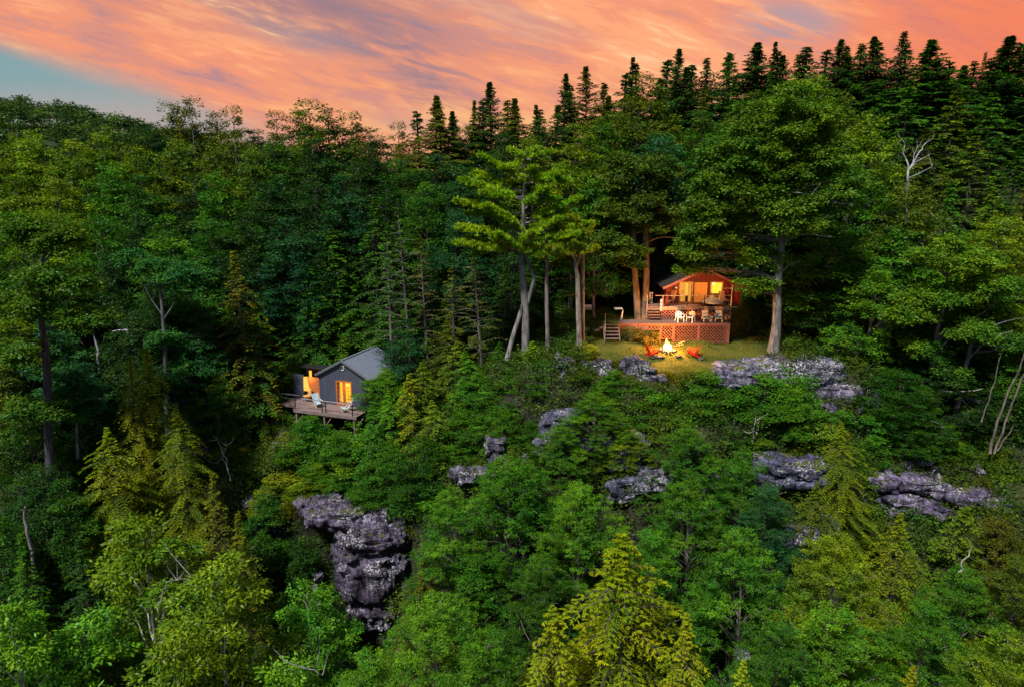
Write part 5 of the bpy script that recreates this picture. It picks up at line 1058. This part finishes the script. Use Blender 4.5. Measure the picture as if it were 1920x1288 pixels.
def upper_deck():
    FZ = -11.31; X0, X1, Y0, Y1 = 12.72, 18.75, 62.55, 64.55
    e = empty('upper_deck', (X0, Y0, FZ), 0, 'upper wooden porch deck with a lattice front and thin rail before the red cabin', 'deck'); O = Vector((X0, Y0, FZ))
    def B(mb, x0, x1, y0, y1, z0, z1): return mb.box(x0 - O.x, x1 - O.x, y0 - O.y, y1 - O.y, z0 - O.z, z1 - O.z)
    mb = MB(); boards(mb, 0, X1 - X0, 0.0, Y1 - Y0, 0); mb.build('deck_floor', DECKW, e)
    mb = MB(); B(mb, X0 - .04, X1 + .05, Y0 - .07, Y0 - .005, FZ + .005, FZ + .07); B(mb, X0, X1, Y0 - .045, Y0 - .005, FZ - .2, FZ); mb.build('edge_board', TRIMW, e)
    mb = MB(); B(mb, X1 - .1, X1 + .35, Y0 + .1, Y0 + .2, FZ - .03, FZ + .05); mb.build('projecting_beam', TRIMW, e)
    for a, b in ((X0 + .02, 15.95), (16.0, X1 - .02)): lattice('lattice_panel', a - O.x, b - O.x, 0.0, -1.0, -.2, e, LATT_LIT)
    for px in (X0 + .02, 15.97, X1 - .05):
        mb = MB(); B(mb, px - .05, px + .05, Y0 - .06, Y0 + .06, FZ - 1.0, FZ); mb.build('support_post', LATT, e)
    for px, m_ in ((X0 + .1, TRIMW), (14.9, IRON), (16.35, IRON), (X1 - .12, WHITE)):
        mb = MB(); B(mb, px - .03, px + .03, Y0 + .03, Y0 + .09, FZ, FZ + 1.03); mb.build('rail_post', m_, e)
    mb = MB(); B(mb, X0 - .55, X1 - .05, Y0 + .04, Y0 + .08, FZ + .98, FZ + 1.03)
    mb.build('rail', TRIMW, e)
    mb = MB()
    for z in (.25, .5, .75): B(mb, X0 + .1, X1 - .1, Y0 + .055, Y0 + .065, FZ + z, FZ + z + .008)
    mb.build('rail_wire', IRON, e)
    # striped banner hanging on the corner post
    o = MB(); 
    for k in range(6): B(o, X0 - .16, X0 + .04, Y0 - .10, Y0 - .085, FZ - .28 + k * .17, FZ - .28 + k * .17 + .15)
    o.build('post_banner', CANV, e)
    # landing and steps down on the left, with white balusters
    mb = MB(); B(mb, 11.55, 12.66, 63.1, 64.5, FZ - .05, FZ - .01); B(mb, 11.55, 12.66, 63.05, 63.1, FZ - .22, FZ - .01)
    mb.build('landing', DECKW, e)
    for k in range(4):
        mb = MB(); z = FZ - .2 - k * .2; B(mb, 11.6, 12.64, 63.05 - (k + 1) * .24, 63.05 - k * .24 + .03, z - .04, z); B(mb, 11.62, 12.62, 63.05 - k * .24 - .02, 63.05 - k * .24, z - .2, z - .042); mb.build('step', DECKW if k else TRIMW, e)
    mb = MB(); B(mb, 11.52, 11.58, 62.9, 62.96, FZ - 1.0, FZ + 1.0); mb.build('rail_post', TRIMW, e)
    mb = MB()
    for x in (11.7, 11.8, 11.98, 12.06, 12.2): B(mb, x, x + .05, 64.4, 64.44, FZ + .1, FZ + .95)
    B(mb, 11.6, 12.3, 64.39, 64.45, FZ + .95, FZ + 1.0); B(mb, 11.6, 12.3, 64.39, 64.45, FZ + .05, FZ + .1); mb.build('baluster_panel', PALEW, e)
upper_deck()

def lower_deck():
    FZ = -12.34; X0, XD, X1, Y0, Y1 = 8.85, 12.35, 18.15, 60.8, 62.45
    e = empty('lower_deck', (X0, Y0, FZ), 0, 'long lower wooden deck with lattice skirting above the fire lawn', 'deck'); O = Vector((X0, Y0, FZ))
    def B(mb, x0, x1, y0, y1, z0, z1): return mb.box(x0 - O.x, x1 - O.x, y0 - O.y, y1 - O.y, z0 - O.z, z1 - O.z)
    mb = MB(); boards(mb, 0, X1 - X0, 0, Y1 - Y0, 0); mb.build('deck_floor', DECKW, e)
    mb = MB(); B(mb, X0, X1, Y0 - .04, Y0 - .003, FZ - .14, FZ + .005); mb.build('edge_board', LATT, e)
    lattice('lattice_panel', 0.0, XD - X0, 0.0, -.55, -.14, e)
    xs = [XD, 13.45, 15.55, X1 - .1]
    for a, b in zip(xs, xs[1:]):
        z0 = -1.55 if a > 15 else (-1.45 if a > 13 else -1.25)
        lattice('lattice_panel', a - O.x + .05, b - O.x - .05, 0.0, z0 - .08, -.14, e)
    for a in xs + [X0 + .1, 10.6]:
        mb = MB(); B(mb, a - .06, a + .06, Y0 - .05, Y0 + .07, FZ - 2.4, FZ - .142); mb.build('support_post', LATT, e)
    lattice('side_lattice', 0, .01, 0, -1.6, -.14, e)
    mb = MB(); B(mb, X1 - .04, X1, Y0 + .1, Y1, FZ - 1.9, FZ - .05); mb.build('side_board', DECKW, e)
    mb = MB(); B(mb, X1 + .35, X1 + .40, Y1 - .1, Y1 - .05, FZ - .1, FZ + 1.0); mb.build('corner_post', TRIMW, e)
lower_deck()

def wooden_steps():
    e = empty('wooden_steps', (8.15, 60.5, -12.34), 0, 'dark open wooden steps with a slanting handrail at the left end of the lower deck', 'steps')
    for k in range(5):
        mb = MB(); mb.box(-.55, .62, -.15 - k * .24, .1 - k * .24, -.04 - k * .24, -k * .24); mb.build('tread', GDECK, e)
    for x in (-.6, .66): MB().bar((x, .15, 0), (x, -1.1, -1.2), .05, .2).build('stringer', GDECK, e)
    MB().box(-.62, -.56, -1.2, -1.14, -1.35, -.35).build('newel_post', GDECK, e)
    MB().bar((-.6, -1.2, -.35), (-.45, .1, .85), .05, .09).build('handrail', TRIMW, e)
    MB().box(-.47, -.41, .05, .11, -.05, .9).build('newel_post', GDECK, e)
wooden_steps()
def slat_gate():
    e = empty('bench_post', at(1165, 603, 62.2), 0, 'pale leaning board post with a flat lit board behind the wooden steps', 'post')
    MB().add([(-.16, 0, -.1), (.06, 0, -.1), (.14, 0, .95), (.08, 0, .95), (-.16, .08, -.1), (.06, .08, -.1), (.14, .08, .95), (.08, .08, .95)], [(0, 1, 2, 3), (7, 6, 5, 4), (0, 4, 5, 1), (1, 5, 6, 2), (2, 6, 7, 3), (3, 7, 4, 0)]).build('slanting_board', PALEW, e)
    MB().box(-.55, .15, .3, .9, .98, 1.02).build('flat_board', PALEW, e)
slat_gate()

# ------------------------------------------------------------------ furniture
def armchair(loc, rz, label, group):
    e = empty('plastic_armchair', loc, rz, label, 'chair', group)
    mb = MB(); mb.box(-.25, .25, -.25, .22, .40, .44); mb.build('seat', WHITE, e)
    for x in (-.24, .24):
        for y in (-.25, .24): MB().bar((x * 1.12, y * 1.1, 0), (x, y, .42), .05, .045).build('leg', WHITE, e)
    mb = MB(); N_ = 9      # rounded slatted back
    for i in range(N_):
        t = (i / (N_ - 1) - .5) * 2; x = t * .23; top = .86 - .16 * t * t - (.06 if abs(t) > .9 else 0); mb.bar((x, .22 - .02 * t * t, .42), (x * 1.12, .32 - .05 * t * t, top), .034 if abs(t) < .9 else .05, .022)
    pts = [((i / 10 - .5) * 2 * .27, .32 - .05 * ((i / 10 - .5) * 2) ** 2, .87 - .16 * ((i / 10 - .5) * 2) ** 2) for i in range(11)]
    mb.tube(pts, .03, 6); mb.bar((-.25, .27, .62), (.25, .27, .62), .03, .05); mb.build('backrest', WHITE, e)
    for s_ in (-1, 1): MB().tube([(s_ * .27, .27, .70), (s_ * .32, .05, .67), (s_ * .32, -.2, .65), (s_ * .29, -.27, .56), (s_ * .27, -.26, .42)], .03, 6).build('armrest', WHITE, e)
    return e
LZ = -12.335
armchair((at(1273.5, 604, 61.4).x, 61.35, LZ), R(12), 'left one of two white plastic armchairs on the lower deck', 'white plastic armchairs on the lower deck')
armchair((at(1294.5, 604, 61.4).x, 61.35, LZ), R(-38), 'right one of two white plastic armchairs on the lower deck, turned aside', 'white plastic armchairs on the lower deck')
def recliner(loc, rz, label, mat, group):
    e = empty('lounge_chair', loc, rz, label, 'lounge chair', group)
    mb = MB()
    for k in range(7): mb.box(-.27, .27, -.42 + k * .09, -.35 + k * .09, .32 + .006 * k, .345 + .006 * k)
    mb.build('seat', mat, e)
    mb = MB()
    for k in range(9): z = .38 + k * .06; y = .2 + k * .022; mb.bar((-.26, y, z), (.26, y, z), .03, .052)
    mb.build('backrest', mat, e)
    for s_ in (-1, 1):
        MB().bar((s_ * .28, -.42, .3), (s_ * .28, .3, .37), .035, .05).build('side_rail', mat, e)
        MB().bar((s_ * .28, -.35, 0), (s_ * .28, -.3, .32), .05).build('leg', mat, e); MB().bar((s_ * .28, .34, 0), (s_ * .28, .22, .34), .05).build('leg', mat, e)
        MB().bar((s_ * .31, -.3, .52), (s_ * .31, .28, .56), .05, .03).build('armrest', mat, e)
    return e
recliner((at(1323, 604, 61.5).x, 61.5, LZ), R(4), 'left one of two pale grey slatted loungers on the lower deck', GREYP, 'grey loungers on the lower deck')
recliner((at(1347, 604, 61.5).x, 61.5, LZ), R(-14), 'right one of two pale grey slatted loungers on the lower deck', GREYP, 'grey loungers on the lower deck')
e = empty('side_table', (at(1334, 604, 61.3).x, 61.3, LZ), 0, 'narrow white side table between the two grey loungers', 'table')
MB().box(-.11, .11, -.11, .11, .42, .45).build('table_top', WHITE, e); MB().tube([(0, 0, 0), (0, 0, .42)], .05, 8).build('leg', WHITE, e); MB().lathe([(.10, 0), (.10, .02), (.04, .05)], n=12).build('foot', WHITE, e)
e = empty('flower_pot', (at(1362, 604, 61.6).x, 61.7, LZ), 0, 'low pot of small pale flowers at the right end of the lower deck', 'flower pot')
MB().lathe([(.0, .0), (.13, 0), (.17, .24), (.15, .24), (.13, .2), (0, .2)], n=14).build('pot', plain('clay', (.25, .1, .05)), e)
rng = np.random.default_rng(5); P = rng.normal(0, .13, (160, 3)) * [1, 1, .6] + [0, 0, .34]
c = obj('flowers', leaf_quads(P, unit(rng.normal(size=(160, 3)) + [0, 0, .5]), unit(rng.normal(size=(160, 3))), .12, .05, rng.uniform(.2, 1, 160), 'flowers', LEAF), e); c.color = (.35, .3, .2, 1)
# table and grey umbrella on the porch
ux = at(1335, 560, 63.5).x
e = empty('patio_umbrella', (ux, 63.45, -11.31), 0, 'low grey umbrella open over the porch table', 'umbrella')
mb = MB(); n = 8
prof = [(0.02, .86), (.35, .70), (.72, .50), (1.02, .36), (1.03, .30), (1.0, .36), (.7, .48), (.34, .67), (.02, .82)]
mb.lathe(prof, n=n * 2); mb.build('canopy', CANV, e); MB().lathe([(.03, .84), (.035, .93), (0, .97)], n=8).build('finial', WHITE, e); MB().tube([(0, 0, 0), (0, 0, .86)], .022, 8).build('pole', IRON, e); MB().lathe([(.2, 0), (.2, .04), (.05, .07)], n=14).build('base', IRON, e)
# patterned chairs on the porch
def porch_chair(px, rz, label, mat, tall):
    e = empty('porch_chair', (at(px, 570, 63.8).x, 63.8, -11.31), rz, label, 'chair')
    mb = MB(); mb.box(-.27, .27, -.3, .25, .34, .46); mb.build('seat_cushion', mat, e)
    MB().bar((0, .25, .42), (0, .48, .42 + tall), .5, .1, Vector((0, -1, 0))).build('back_cushion', mat, e)
    for s_ in (-1, 1):
        MB().tube([(s_ * .28, -.3, 0), (s_ * .28, -.26, .34), (s_ * .28, .28, .36), (s_ * .28, .5, .42 + tall)], .018, 6).build('frame', PALEW, e); MB().tube([(s_ * .28, .3, 0), (s_ * .28, .1, .35)], .018, 6).build('leg', PALEW, e)
porch_chair(1255, R(-62), 'patterned high backed chair at the left end of the porch, turned sideways', PATT, .80)
porch_chair(1358, R(20), 'floral cushioned chair at the right end of the porch', PATT, .72)
e = empty('string_light_pole', (at(1370, 570, 62.8).x, 62.78, -11.31), 0, 'thin white pole leaning at the right corner of the porch', 'pole'); MB().tube([(0, 0, 0), (.06, .02, 1.9)], .03, 8).build('pole', WHITE, e)
MB().tube([(.06, 0, 1.62), (-.5, .0, 1.6), (-.95, .05, 1.6)], .02, 6).build('arm', WHITE, e)

# red garden chairs round the fire
def adirondack(loc, rz, label):
    e = empty('adirondack_chair', loc, rz, label, 'chair', 'red chairs at the fire pit')
    mb = MB()
    for k in range(6): mb.bar((-.27, -.42 + k * .105, .36 - k * .025), (.27, -.42 + k * .105, .36 - k * .025), .09, .022)
    mb.build('seat', REDP, e)
    mb = MB()
    for k in range(5):
        x = (k - 2) * .108; mb.bar((x * .9, .12, .22), (x * 1.12, .52, 1.02 - .03 * (k - 2) ** 2), .095, .022, Vector((0, -.8, .4)).normalized())
    mb.bar((-.27, .40, .74), (.27, .40, .74), .07, .03); mb.build('backrest', REDP, e)
    for s_ in (-1, 1):
        MB().bar((s_ * .29, -.42, 0), (s_ * .29, -.42, .54), .09, .03).build('front_leg', REDP, e)
        MB().bar((s_ * .27, -.44, .34), (s_ * .27, .5, .04), .03, .12).build('side_rail', REDP, e)
        MB().bar((s_ * .35, -.5, .56), (s_ * .33, .32, .56), .14, .024).build('armrest', REDP, e); MB().bar((s_ * .29, .3, .1), (s_ * .3, .3, .55), .07, .03).build('arm_support', REDP, e)
FX = at(1253, 657, 58.5)
def onground(px, py, Y, dz=0): p = at(px, py, Y); return Vector((p.x, p.y, ground_z(p.x, p.y) + dz))
adirondack(onground(1221, 668, 57.6), R(108), 'red wooden garden chair left of the fire, facing it')
adirondack(onground(1300, 668, 57.6), R(-112), 'red wooden garden chair right of the fire, facing it')
# the fire
def fire_pit():
    c = onground(1252, 658, 58.3); e = empty('fire_pit', c, 0, 'round stone fire pit with a tall burning fire between the red chairs', 'fire pit')
    rr = random.Random(4)
    for k in range(13):
        a = k / 13 * 2 * PI; mb = MB(); rock_geo(mb, Vector((math.cos(a) * .58, math.sin(a) * .58, .08)), (.16, .13, .12), 700 + k, .7, .08, 0, rotz=a, sub=2); o = mb.build('ring_stone', ROCK, e); o.color = (1.6, 1.4, 1.3, 1)
    for k in range(6):
        a = k / 6 * 2 * PI + .3; MB().tube([(math.cos(a) * .42, math.sin(a) * .42, .03), (math.cos(a + 2.9) * .10, math.sin(a + 2.9) * .10, .42)], [.06, .045], 7).build('log', plain('charred_log', (.06, .035, .02)), e)
    m, nt, N, L = new_mat('flame'); o = N('ShaderNodeOutputMaterial'); em = N('ShaderNodeEmission'); tc = N('ShaderNodeTexCoord'); sp = N('ShaderNodeSeparateXYZ')
    L(tc.outputs['Object'], sp.inputs[0]); rp = rampc(nt, sp.outputs[2], [(0.0, (1, .75, .30)), (.5, (1, .62, .16)), (0.85, (1, .38, .04)), (1.0, (1, .2, .01))])
    L(rp, em.inputs[0]); em.inputs[1].default_value = 6; L(em.outputs[0], o.inputs[0])
    def tongue(x0, y0, h, w, ph, lean):
        mb = MB(); n = 16; pts = []; rs = []
        for i in range(n + 1):
            t = i / n; pts.append((x0 + lean * t * h + .06 * math.sin(t * 7 + ph) * t, y0 + .05 * math.cos(t * 6 + ph) * t, .05 + h * t)); rs.append(max(.004, w * (math.sin(PI * min(1, t * .75 + .28)) ** 1.2) * (1 - t) ** .45))
        mb.tube(pts, rs, 12); return mb
    for a in [(0, 0, 1.15, .26, 0, -.12), (-.18, .05, .75, .18, 2, -.05), (.16, -.03, .70, .17, 4, -.05), (.05, .12, .9, .17, 1, -.2), (-.06, -.12, .55, .2, 5, .05)]: tongue(*a).build('flame', m, e)
    for dz, en, sz in ((1.3, 2100, .3), (.45, 600, .25)):
        l = bpy.data.lights.new('fire_light', 'POINT'); l.energy = en; l.color = (1, .37, .06); l.shadow_soft_size = sz; obj('fire_light', l, None, c + Vector((0, -.1, dz)))
fire_pit()
def ringstones():
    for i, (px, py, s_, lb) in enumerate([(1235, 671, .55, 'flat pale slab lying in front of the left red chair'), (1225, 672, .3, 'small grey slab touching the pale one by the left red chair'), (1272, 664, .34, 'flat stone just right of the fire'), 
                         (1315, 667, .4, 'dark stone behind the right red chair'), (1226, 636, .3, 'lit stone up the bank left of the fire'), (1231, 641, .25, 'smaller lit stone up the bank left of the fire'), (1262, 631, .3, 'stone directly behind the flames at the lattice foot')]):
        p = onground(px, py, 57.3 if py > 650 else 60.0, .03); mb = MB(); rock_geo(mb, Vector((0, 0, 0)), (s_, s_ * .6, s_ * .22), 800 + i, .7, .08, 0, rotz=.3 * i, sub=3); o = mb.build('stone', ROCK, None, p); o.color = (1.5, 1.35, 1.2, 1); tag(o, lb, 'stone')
    p = onground(1275, 640, 59.8, .1); MB().tube([(-.3, 0, 0), (.1, .1, .15), (.45, .1, .27)], [.045, .04, .03], 7).build('firewood_log', plain('pale_log', (.4, .26, .15)), None, p)
    o = bpy.data.objects['firewood_log']; tag(o, 'pale log leaning on the lattice right behind the fire', 'log')
    o = MB().tube([(-.35, 0, -.03), (.0, .05, .05), (.35, .1, .12)], [.04, .04, .03], 7).build('firewood_log', plain('pale_log', (.4, .26, .15)), None, p + Vector((-.1, -.25, -.05))); tag(o, 'lower of two pale logs lying by the lattice behind the fire', 'log')
ringstones()
# spotlight at the foot of the twin trunks
e = empty('garden_spotlight', onground(1192, 600, 62.6), 0, 'small garden spotlight shining up the twin trunks', 'lamp')
MB().tube([(0, 0, -.2), (0, 0, .12)], .02, 6).build('stake', IRON, e); MB().lathe([(0, .12), (.05, .13), (.07, .24), (.06, .24)], n=10).build('housing', IRON, e); MB().lathe([(.0, .235), (.058, .238), (.0, .25)], n=10).build('lens', emis('lamp_lens', (1, .6, .2), 12), e)
l = bpy.data.lights.new('trunk_light', 'POINT'); l.energy = 80; l.color = (1, .42, .08); l.shadow_soft_size = .08; p = onground(1192, 600, 62.6, .42); obj('trunk_light', l, None, p + Vector((0, -.1, 0)))
# pale garden bench on the back of the lawn
e = empty('garden_bench', onground(1103, 580, 67.5), R(-15), 'pale low bench standing alone at the back left of the lawn', 'bench')
MB().box(-.5, .5, -.2, .2, .4, .46).build('seat', WHITE, e); MB().box(-.5, .5, .18, .22, .5, .8).build('backrest', WHITE, e)
for x in (-.44, .44):
    for y in (-.17, .17): MB().box(x - .03, x + .03, y - .03, y + .03, -.1, .4).build('leg', WHITE, e)
# flowering bushes under the deck apron
for i, (px, py, Y, w) in enumerate([(1186, 612, 60.3, 34), (1205, 616, 60.2, 34), (1224, 618, 60.0, 34), (1172, 618, 60.4, 26), (1215, 626, 59.6, 30)]):
    place('B', px, py, Y, w, (0.11, 0.085, 0.02), '%s from the left of the small brownish bushes below the deck apron' % ORD[[1, 2, 4, 0, 3][i]], 'small bushes below the deck apron', which=2)

# ------------------------------------------------------------------ the grey cabin
def grey_cabin():
    a = R(-20); O = Vector((-14.1, 60.1, -19.2)); O.x = at(641.5, 760, 60.1).x * 0 - 14.08
    e = empty('grey_cabin', O, a, 'dark grey gabled cabin with glowing glass doors on the rocky slope', 'cabin')
    W_, EZ, AZ, L_ = 2.42, 2.55, 3.86, 5.2
    def rz(x): return AZ - (AZ - EZ) * abs(x) / W_
    mb = MB()
    def seg(x0, x1, z0):
        n = max(1, round((x1 - x0) / .2))
        for i in range(n):
            p, q = x0 + (x1 - x0) * i / n, x0 + (x1 - x0) * (i + 1) / n; za, zb = rz(p) - .01, rz(q) - .01
            mb.add([(p, 0, z0), (q - .018, 0, z0), (q - .018, 0, zb), (p, 0, za), (p, .1, z0), (q - .018, .1, z0), (q - .018, .1, zb), (p, .1, za)], [(0, 1, 2, 3), (7, 6, 5, 4), (3, 2, 6, 7), (0, 4, 5, 1), (0, 3, 7, 4), (1, 5, 6, 2)])
    seg(-W_, -.78, 0); seg(-.78, 0, 2.12); seg(0, .78, 2.12); seg(.78, W_, 0)
    mb.box(-W_ + .02, -.78, .02, .09, 0, EZ - .1); mb.box(.78, W_ - .02, .02, .09, 0, EZ - .1)
    for s_ in (-1, 1): x = s_ * W_; mb.box(min(x, x - s_ * .1), max(x, x - s_ * .1), .101, L_, -1.2, EZ - .01)
    mb.box(-W_ + .1, W_ - .1, L_ - .1, L_, -1.2, EZ); mb.box(-W_ + .1, W_ - .1, .11, L_ - .11, -.12, -.02)
    mb.build('wall', GWALL, e)
    mb = MB(); n = 15
    for s_ in (-1, 1):
        xe = s_ * (W_ + .22); d = Vector((xe, 0, rz(xe) - AZ)); up = Vector((-d.z * s_ * s_, 0, abs(d.x))).normalized() if s_ > 0 else Vector((d.z * -1, 0, abs(d.x))).normalized()
        up = Vector((s_ * (AZ - rz(xe)), 0, abs(xe))).normalized(); A = Vector((0, 0, AZ)); Bq = Vector((xe, 0, rz(xe)))
        vs = [];
        for y in (-.22, L_ + .2):
            for p in (A, Bq): vs += [Vector((p.x, y, p.z)) + up * .01, Vector((p.x, y, p.z)) + up * .06]
        mb.add(vs, [(0, 2, 3, 1), (4, 5, 7, 6), (1, 3, 7, 5), (0, 4, 6, 2), (2, 6, 7, 3), (0, 1, 5, 4)])
        for k in range(n):
            y = -.2 + k * (L_ + .36) / (n - 1); mb.bar(A + up * .075 + Vector((0, y, 0)), Bq + up * .075 + Vector((0, y, 0)), .09, .06, up)
    mb.build('roof', GROOF, e)
    mb = MB(); mb.bar((0, -.23, AZ + .08), (0, L_ + .2, AZ + .08), .22, .05); mb.build('ridge_cap', GROOF, e)
    mb = MB()
    for s_ in (-1, 1): mb.bar((s_ * .02, -.235, AZ - .03), (s_ * (W_ + .2), -.235, rz(W_ + .2) - .03), .03, .13)
    mb.build('fascia', GTRIM, e)
    for x0 in (-.76, .02):
        m2 = MB(); m2.box(x0, x0 + .10, -.03, .05, 0.0, 2.1); m2.box(x0 + .64, x0 + .74, -.03, .05, 0, 2.1); m2.box(x0 + .1, x0 + .64, -.03, .05, 2.0, 2.1); m2.box(x0 + .1, x0 + .64, -.03, .05, 0, .2)
        for k in range(1, 5): m2.box(x0 + .1, x0 + .64, -.01, .02, .2 + k * .36 - .012, .2 + k * .36 + .012)
        m2.box(x0 + .36, x0 + .38, -.01, .022, .2, 2.0)
        d = m2.build('glass_door', CEDAR, e); m2 = MB(); m2.box(x0 + .1, x0 + .64, .03, .04, .2, 2.0); m2.build('pane', GLASS, d)
    m2 = MB()
    for k in range(7): m2.tube([(-.68 + k * .03, .22, .15), (-.68 + k * .022, .22, 2.0)], .016, 5)
    m2.build('curtain', PALEW, e)
    MB().box(-1.0, 1.0, .8, .83, .02, 2.3).build('lit_room_wall', emis('lit_amber', (1.0, .42, .025), 1.7), e)
    # horseshoe shaped ornament in the gable
    pts = [(.15 * math.cos(t) - .02, -.04, 3.25 + .21 * math.sin(t)) for t in np.linspace(R(-150), R(150), 14)]; MB().tube(pts, .03, 6).build('gable_ornament', WHITE, e)
    # side porch: warm cedar wall, grey wing, hanging cloth
    m2 = MB()
    for k in range(6): m2.box(-4.05, -W_ - .03, .5, .55, .0 + k * .335, .325 + k * .335)
    m2.build('cedar_screen', CEDAR, e)
    m2 = MB()
    for k in range(5): m2.box(-5.35 + k * .21, -5.35 + k * .21 + .197, .45, .55, -.1, 2.12)
    m2.build('side_wall', GWALL, e)
    MB().box(-4.30, -4.06, 1.3, 1.34, .1, 2.3).build('lit_room_wall', emis('lit_amber_porch', (1.0, .40, .04), 1.4), e)
    MB().box(-3.0, -2.65, .9, .93, 1.95, 2.45).build('lit_window', emis('lit_window', (1.0, .42, .04), 1.1), e)
    m2 = MB(); m2.box(-5.4, -2.5, 1.3, 2.6, 2.5, 2.56); m2.build('porch_roof', IRON, e); MB().box(-5.4, -2.5, 2.55, 2.6, 0, 2.5).build('back_wall', GWALL, e)
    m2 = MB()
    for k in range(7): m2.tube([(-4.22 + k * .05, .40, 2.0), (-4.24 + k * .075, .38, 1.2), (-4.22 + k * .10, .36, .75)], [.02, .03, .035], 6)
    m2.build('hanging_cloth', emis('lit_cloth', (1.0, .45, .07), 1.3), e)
    for (x, y, z, en) in ((0, -.5, 1.6, 10), (-3.6, .2, 1.9, 22), (0, .45, 1.4, 14), (-4.1, .9, 1.5, 12)):
        l = bpy.data.lights.new('cabin_light', 'POINT'); l.energy = en; l.color = (1, .45, .1); l.shadow_soft_size = .15; lo = obj('cabin_light', l, None, Matrix.Translation(O) @ Matrix.Rotation(a, 4, 'Z') @ Vector((x, y, z)))
    return O, a
GO, GA = grey_cabin()
GM = Matrix.Translation(GO) @ Matrix.Rotation(GA, 4, 'Z')
def grey_deck():
    e = empty('grey_deck', GO, GA, 'raised wooden deck with a dark rail in front of the grey cabin', 'deck')
    m2 = MB(); boards(m2, -5.5, -3.5, -1.3, .45, -.03); boards(m2, -3.5, 2.5, -2.25, -.01, -.03); m2.build('deck_floor', GDECK, e)
    m2 = MB(); m2.box(-3.5, 2.5, -2.29, -2.252, -.28, -.01); m2.box(-5.5, -3.52, -1.34, -1.302, -.25, -.01); m2.box(-3.54, -3.5, -2.25, -1.3, -.26, -.012); m2.build('edge_board', GDECK, e)
    for x in (-3.3, -.6, 2.2):
        MB().box(x - .07, x + .07, -2.2, -2.06, -2.6, -.07).build('support_post', GDECK, e); MB().bar((x + .07, -2.13, -1.2), (x + .85, -2.13, -.12), .07).build('brace', GDECK, e)
    m2 = MB(); m2.box(-5.3, 2.3, -1.2, -1.1, -.26, -.08); m2.build('beam', GDECK, e)
    for x in (-3.35, -.75, -.40, 2.1): MB().box(x - .035, x + .035, -2.22, -2.15, -.02, .92).build('rail_post', IRON, e)
    MB().box(-2.7, 2.15, -2.225, -2.145, .92, .98).build('top_rail', RAILG, e)
    MB().bar((-3.35, -2.18, .02), (-2.7, -2.18, .95), .05, .06).build('slanting_rail', RAILG, e); MB().bar((-5.4, -1.25, .85), (-3.4, -1.4, .9), .05, .05).build('side_rail', GTRIM, e)
    MB().bar((-5.4, -1.25, .5), (-3.4, -1.4, .52), .03, .03).build('side_rail', GTRIM, e)
grey_deck()
def sling_chair(x, y, rz, label):
    e = empty('sling_chair', GM @ Vector((x, y, -.028)), GA + rz, label, 'deck chair', 'light blue deck chairs by the grey cabin')
    m2 = MB(); prof = [(-.45, .36), (-.2, .27), (.05, .25), (.2, .34), (.42, .70), (.62, 1.02)]
    vs = [(s_ * .26, py, pz - d) for py, pz in prof for s_ in (-1, 1) for d in (0, .02)]; n = len(prof)
    fs = []
    for i in range(n - 1):
        b, c = i * 4, i * 4 + 4; fs += [(b, b + 2, c + 2, c), (b + 1, c + 1, c + 3, b + 3), (b, c, c + 1, b + 1), (b + 2, b + 3, c + 3, c + 2)]
    fs += [(0, 1, 3, 2), (4 * n - 4, 4 * n - 2, 4 * n - 1, 4 * n - 3)]
    m2.add(vs, fs); m2.build('sling', BLUEC, e)
    for s_ in (-1, 1):
        MB().bar((s_ * .29, -.48, .38), (s_ * .29, .55, 0), .035, .045).build('leg', PALEW, e); MB().bar((s_ * .29, -.35, .0), (s_ * .29, .64, 1.05), .035, .045).build('frame', PALEW, e)
        MB().bar((s_ * .33, -.3, .52), (s_ * .33, .3, .55), .05, .03).build('armrest', PALEW, e)
sling_chair(-1.95, -1.0, R(60), 'light blue sling chair on the deck left of the glowing doors')
sling_chair(.95, -1.25, R(-55), 'light blue sling chair on the deck right of the glowing doors')
e = empty('porch_armchair', GM @ Vector((-3.75, .05, -.028)), GA + R(-30), 'dark framed seat with pale cushion by the lit side porch of the grey cabin', 'chair')
MB().box(-.27, .27, -.27, .27, .38, .48).build('seat', plain('tan_cushion', (.5, .3, .12)), e); MB().bar((0, .25, .45), (0, .34, 1.0), .5, .08, Vector((0, -1, 0))).build('backrest', plain('tan_cushion', (.5, .3, .12)), e)
for x in (-.25, .25):
    for y in (-.25, .25): MB().box(x - .02, x + .02, y - .02, y + .02, 0, .38).build('leg', IRON, e)
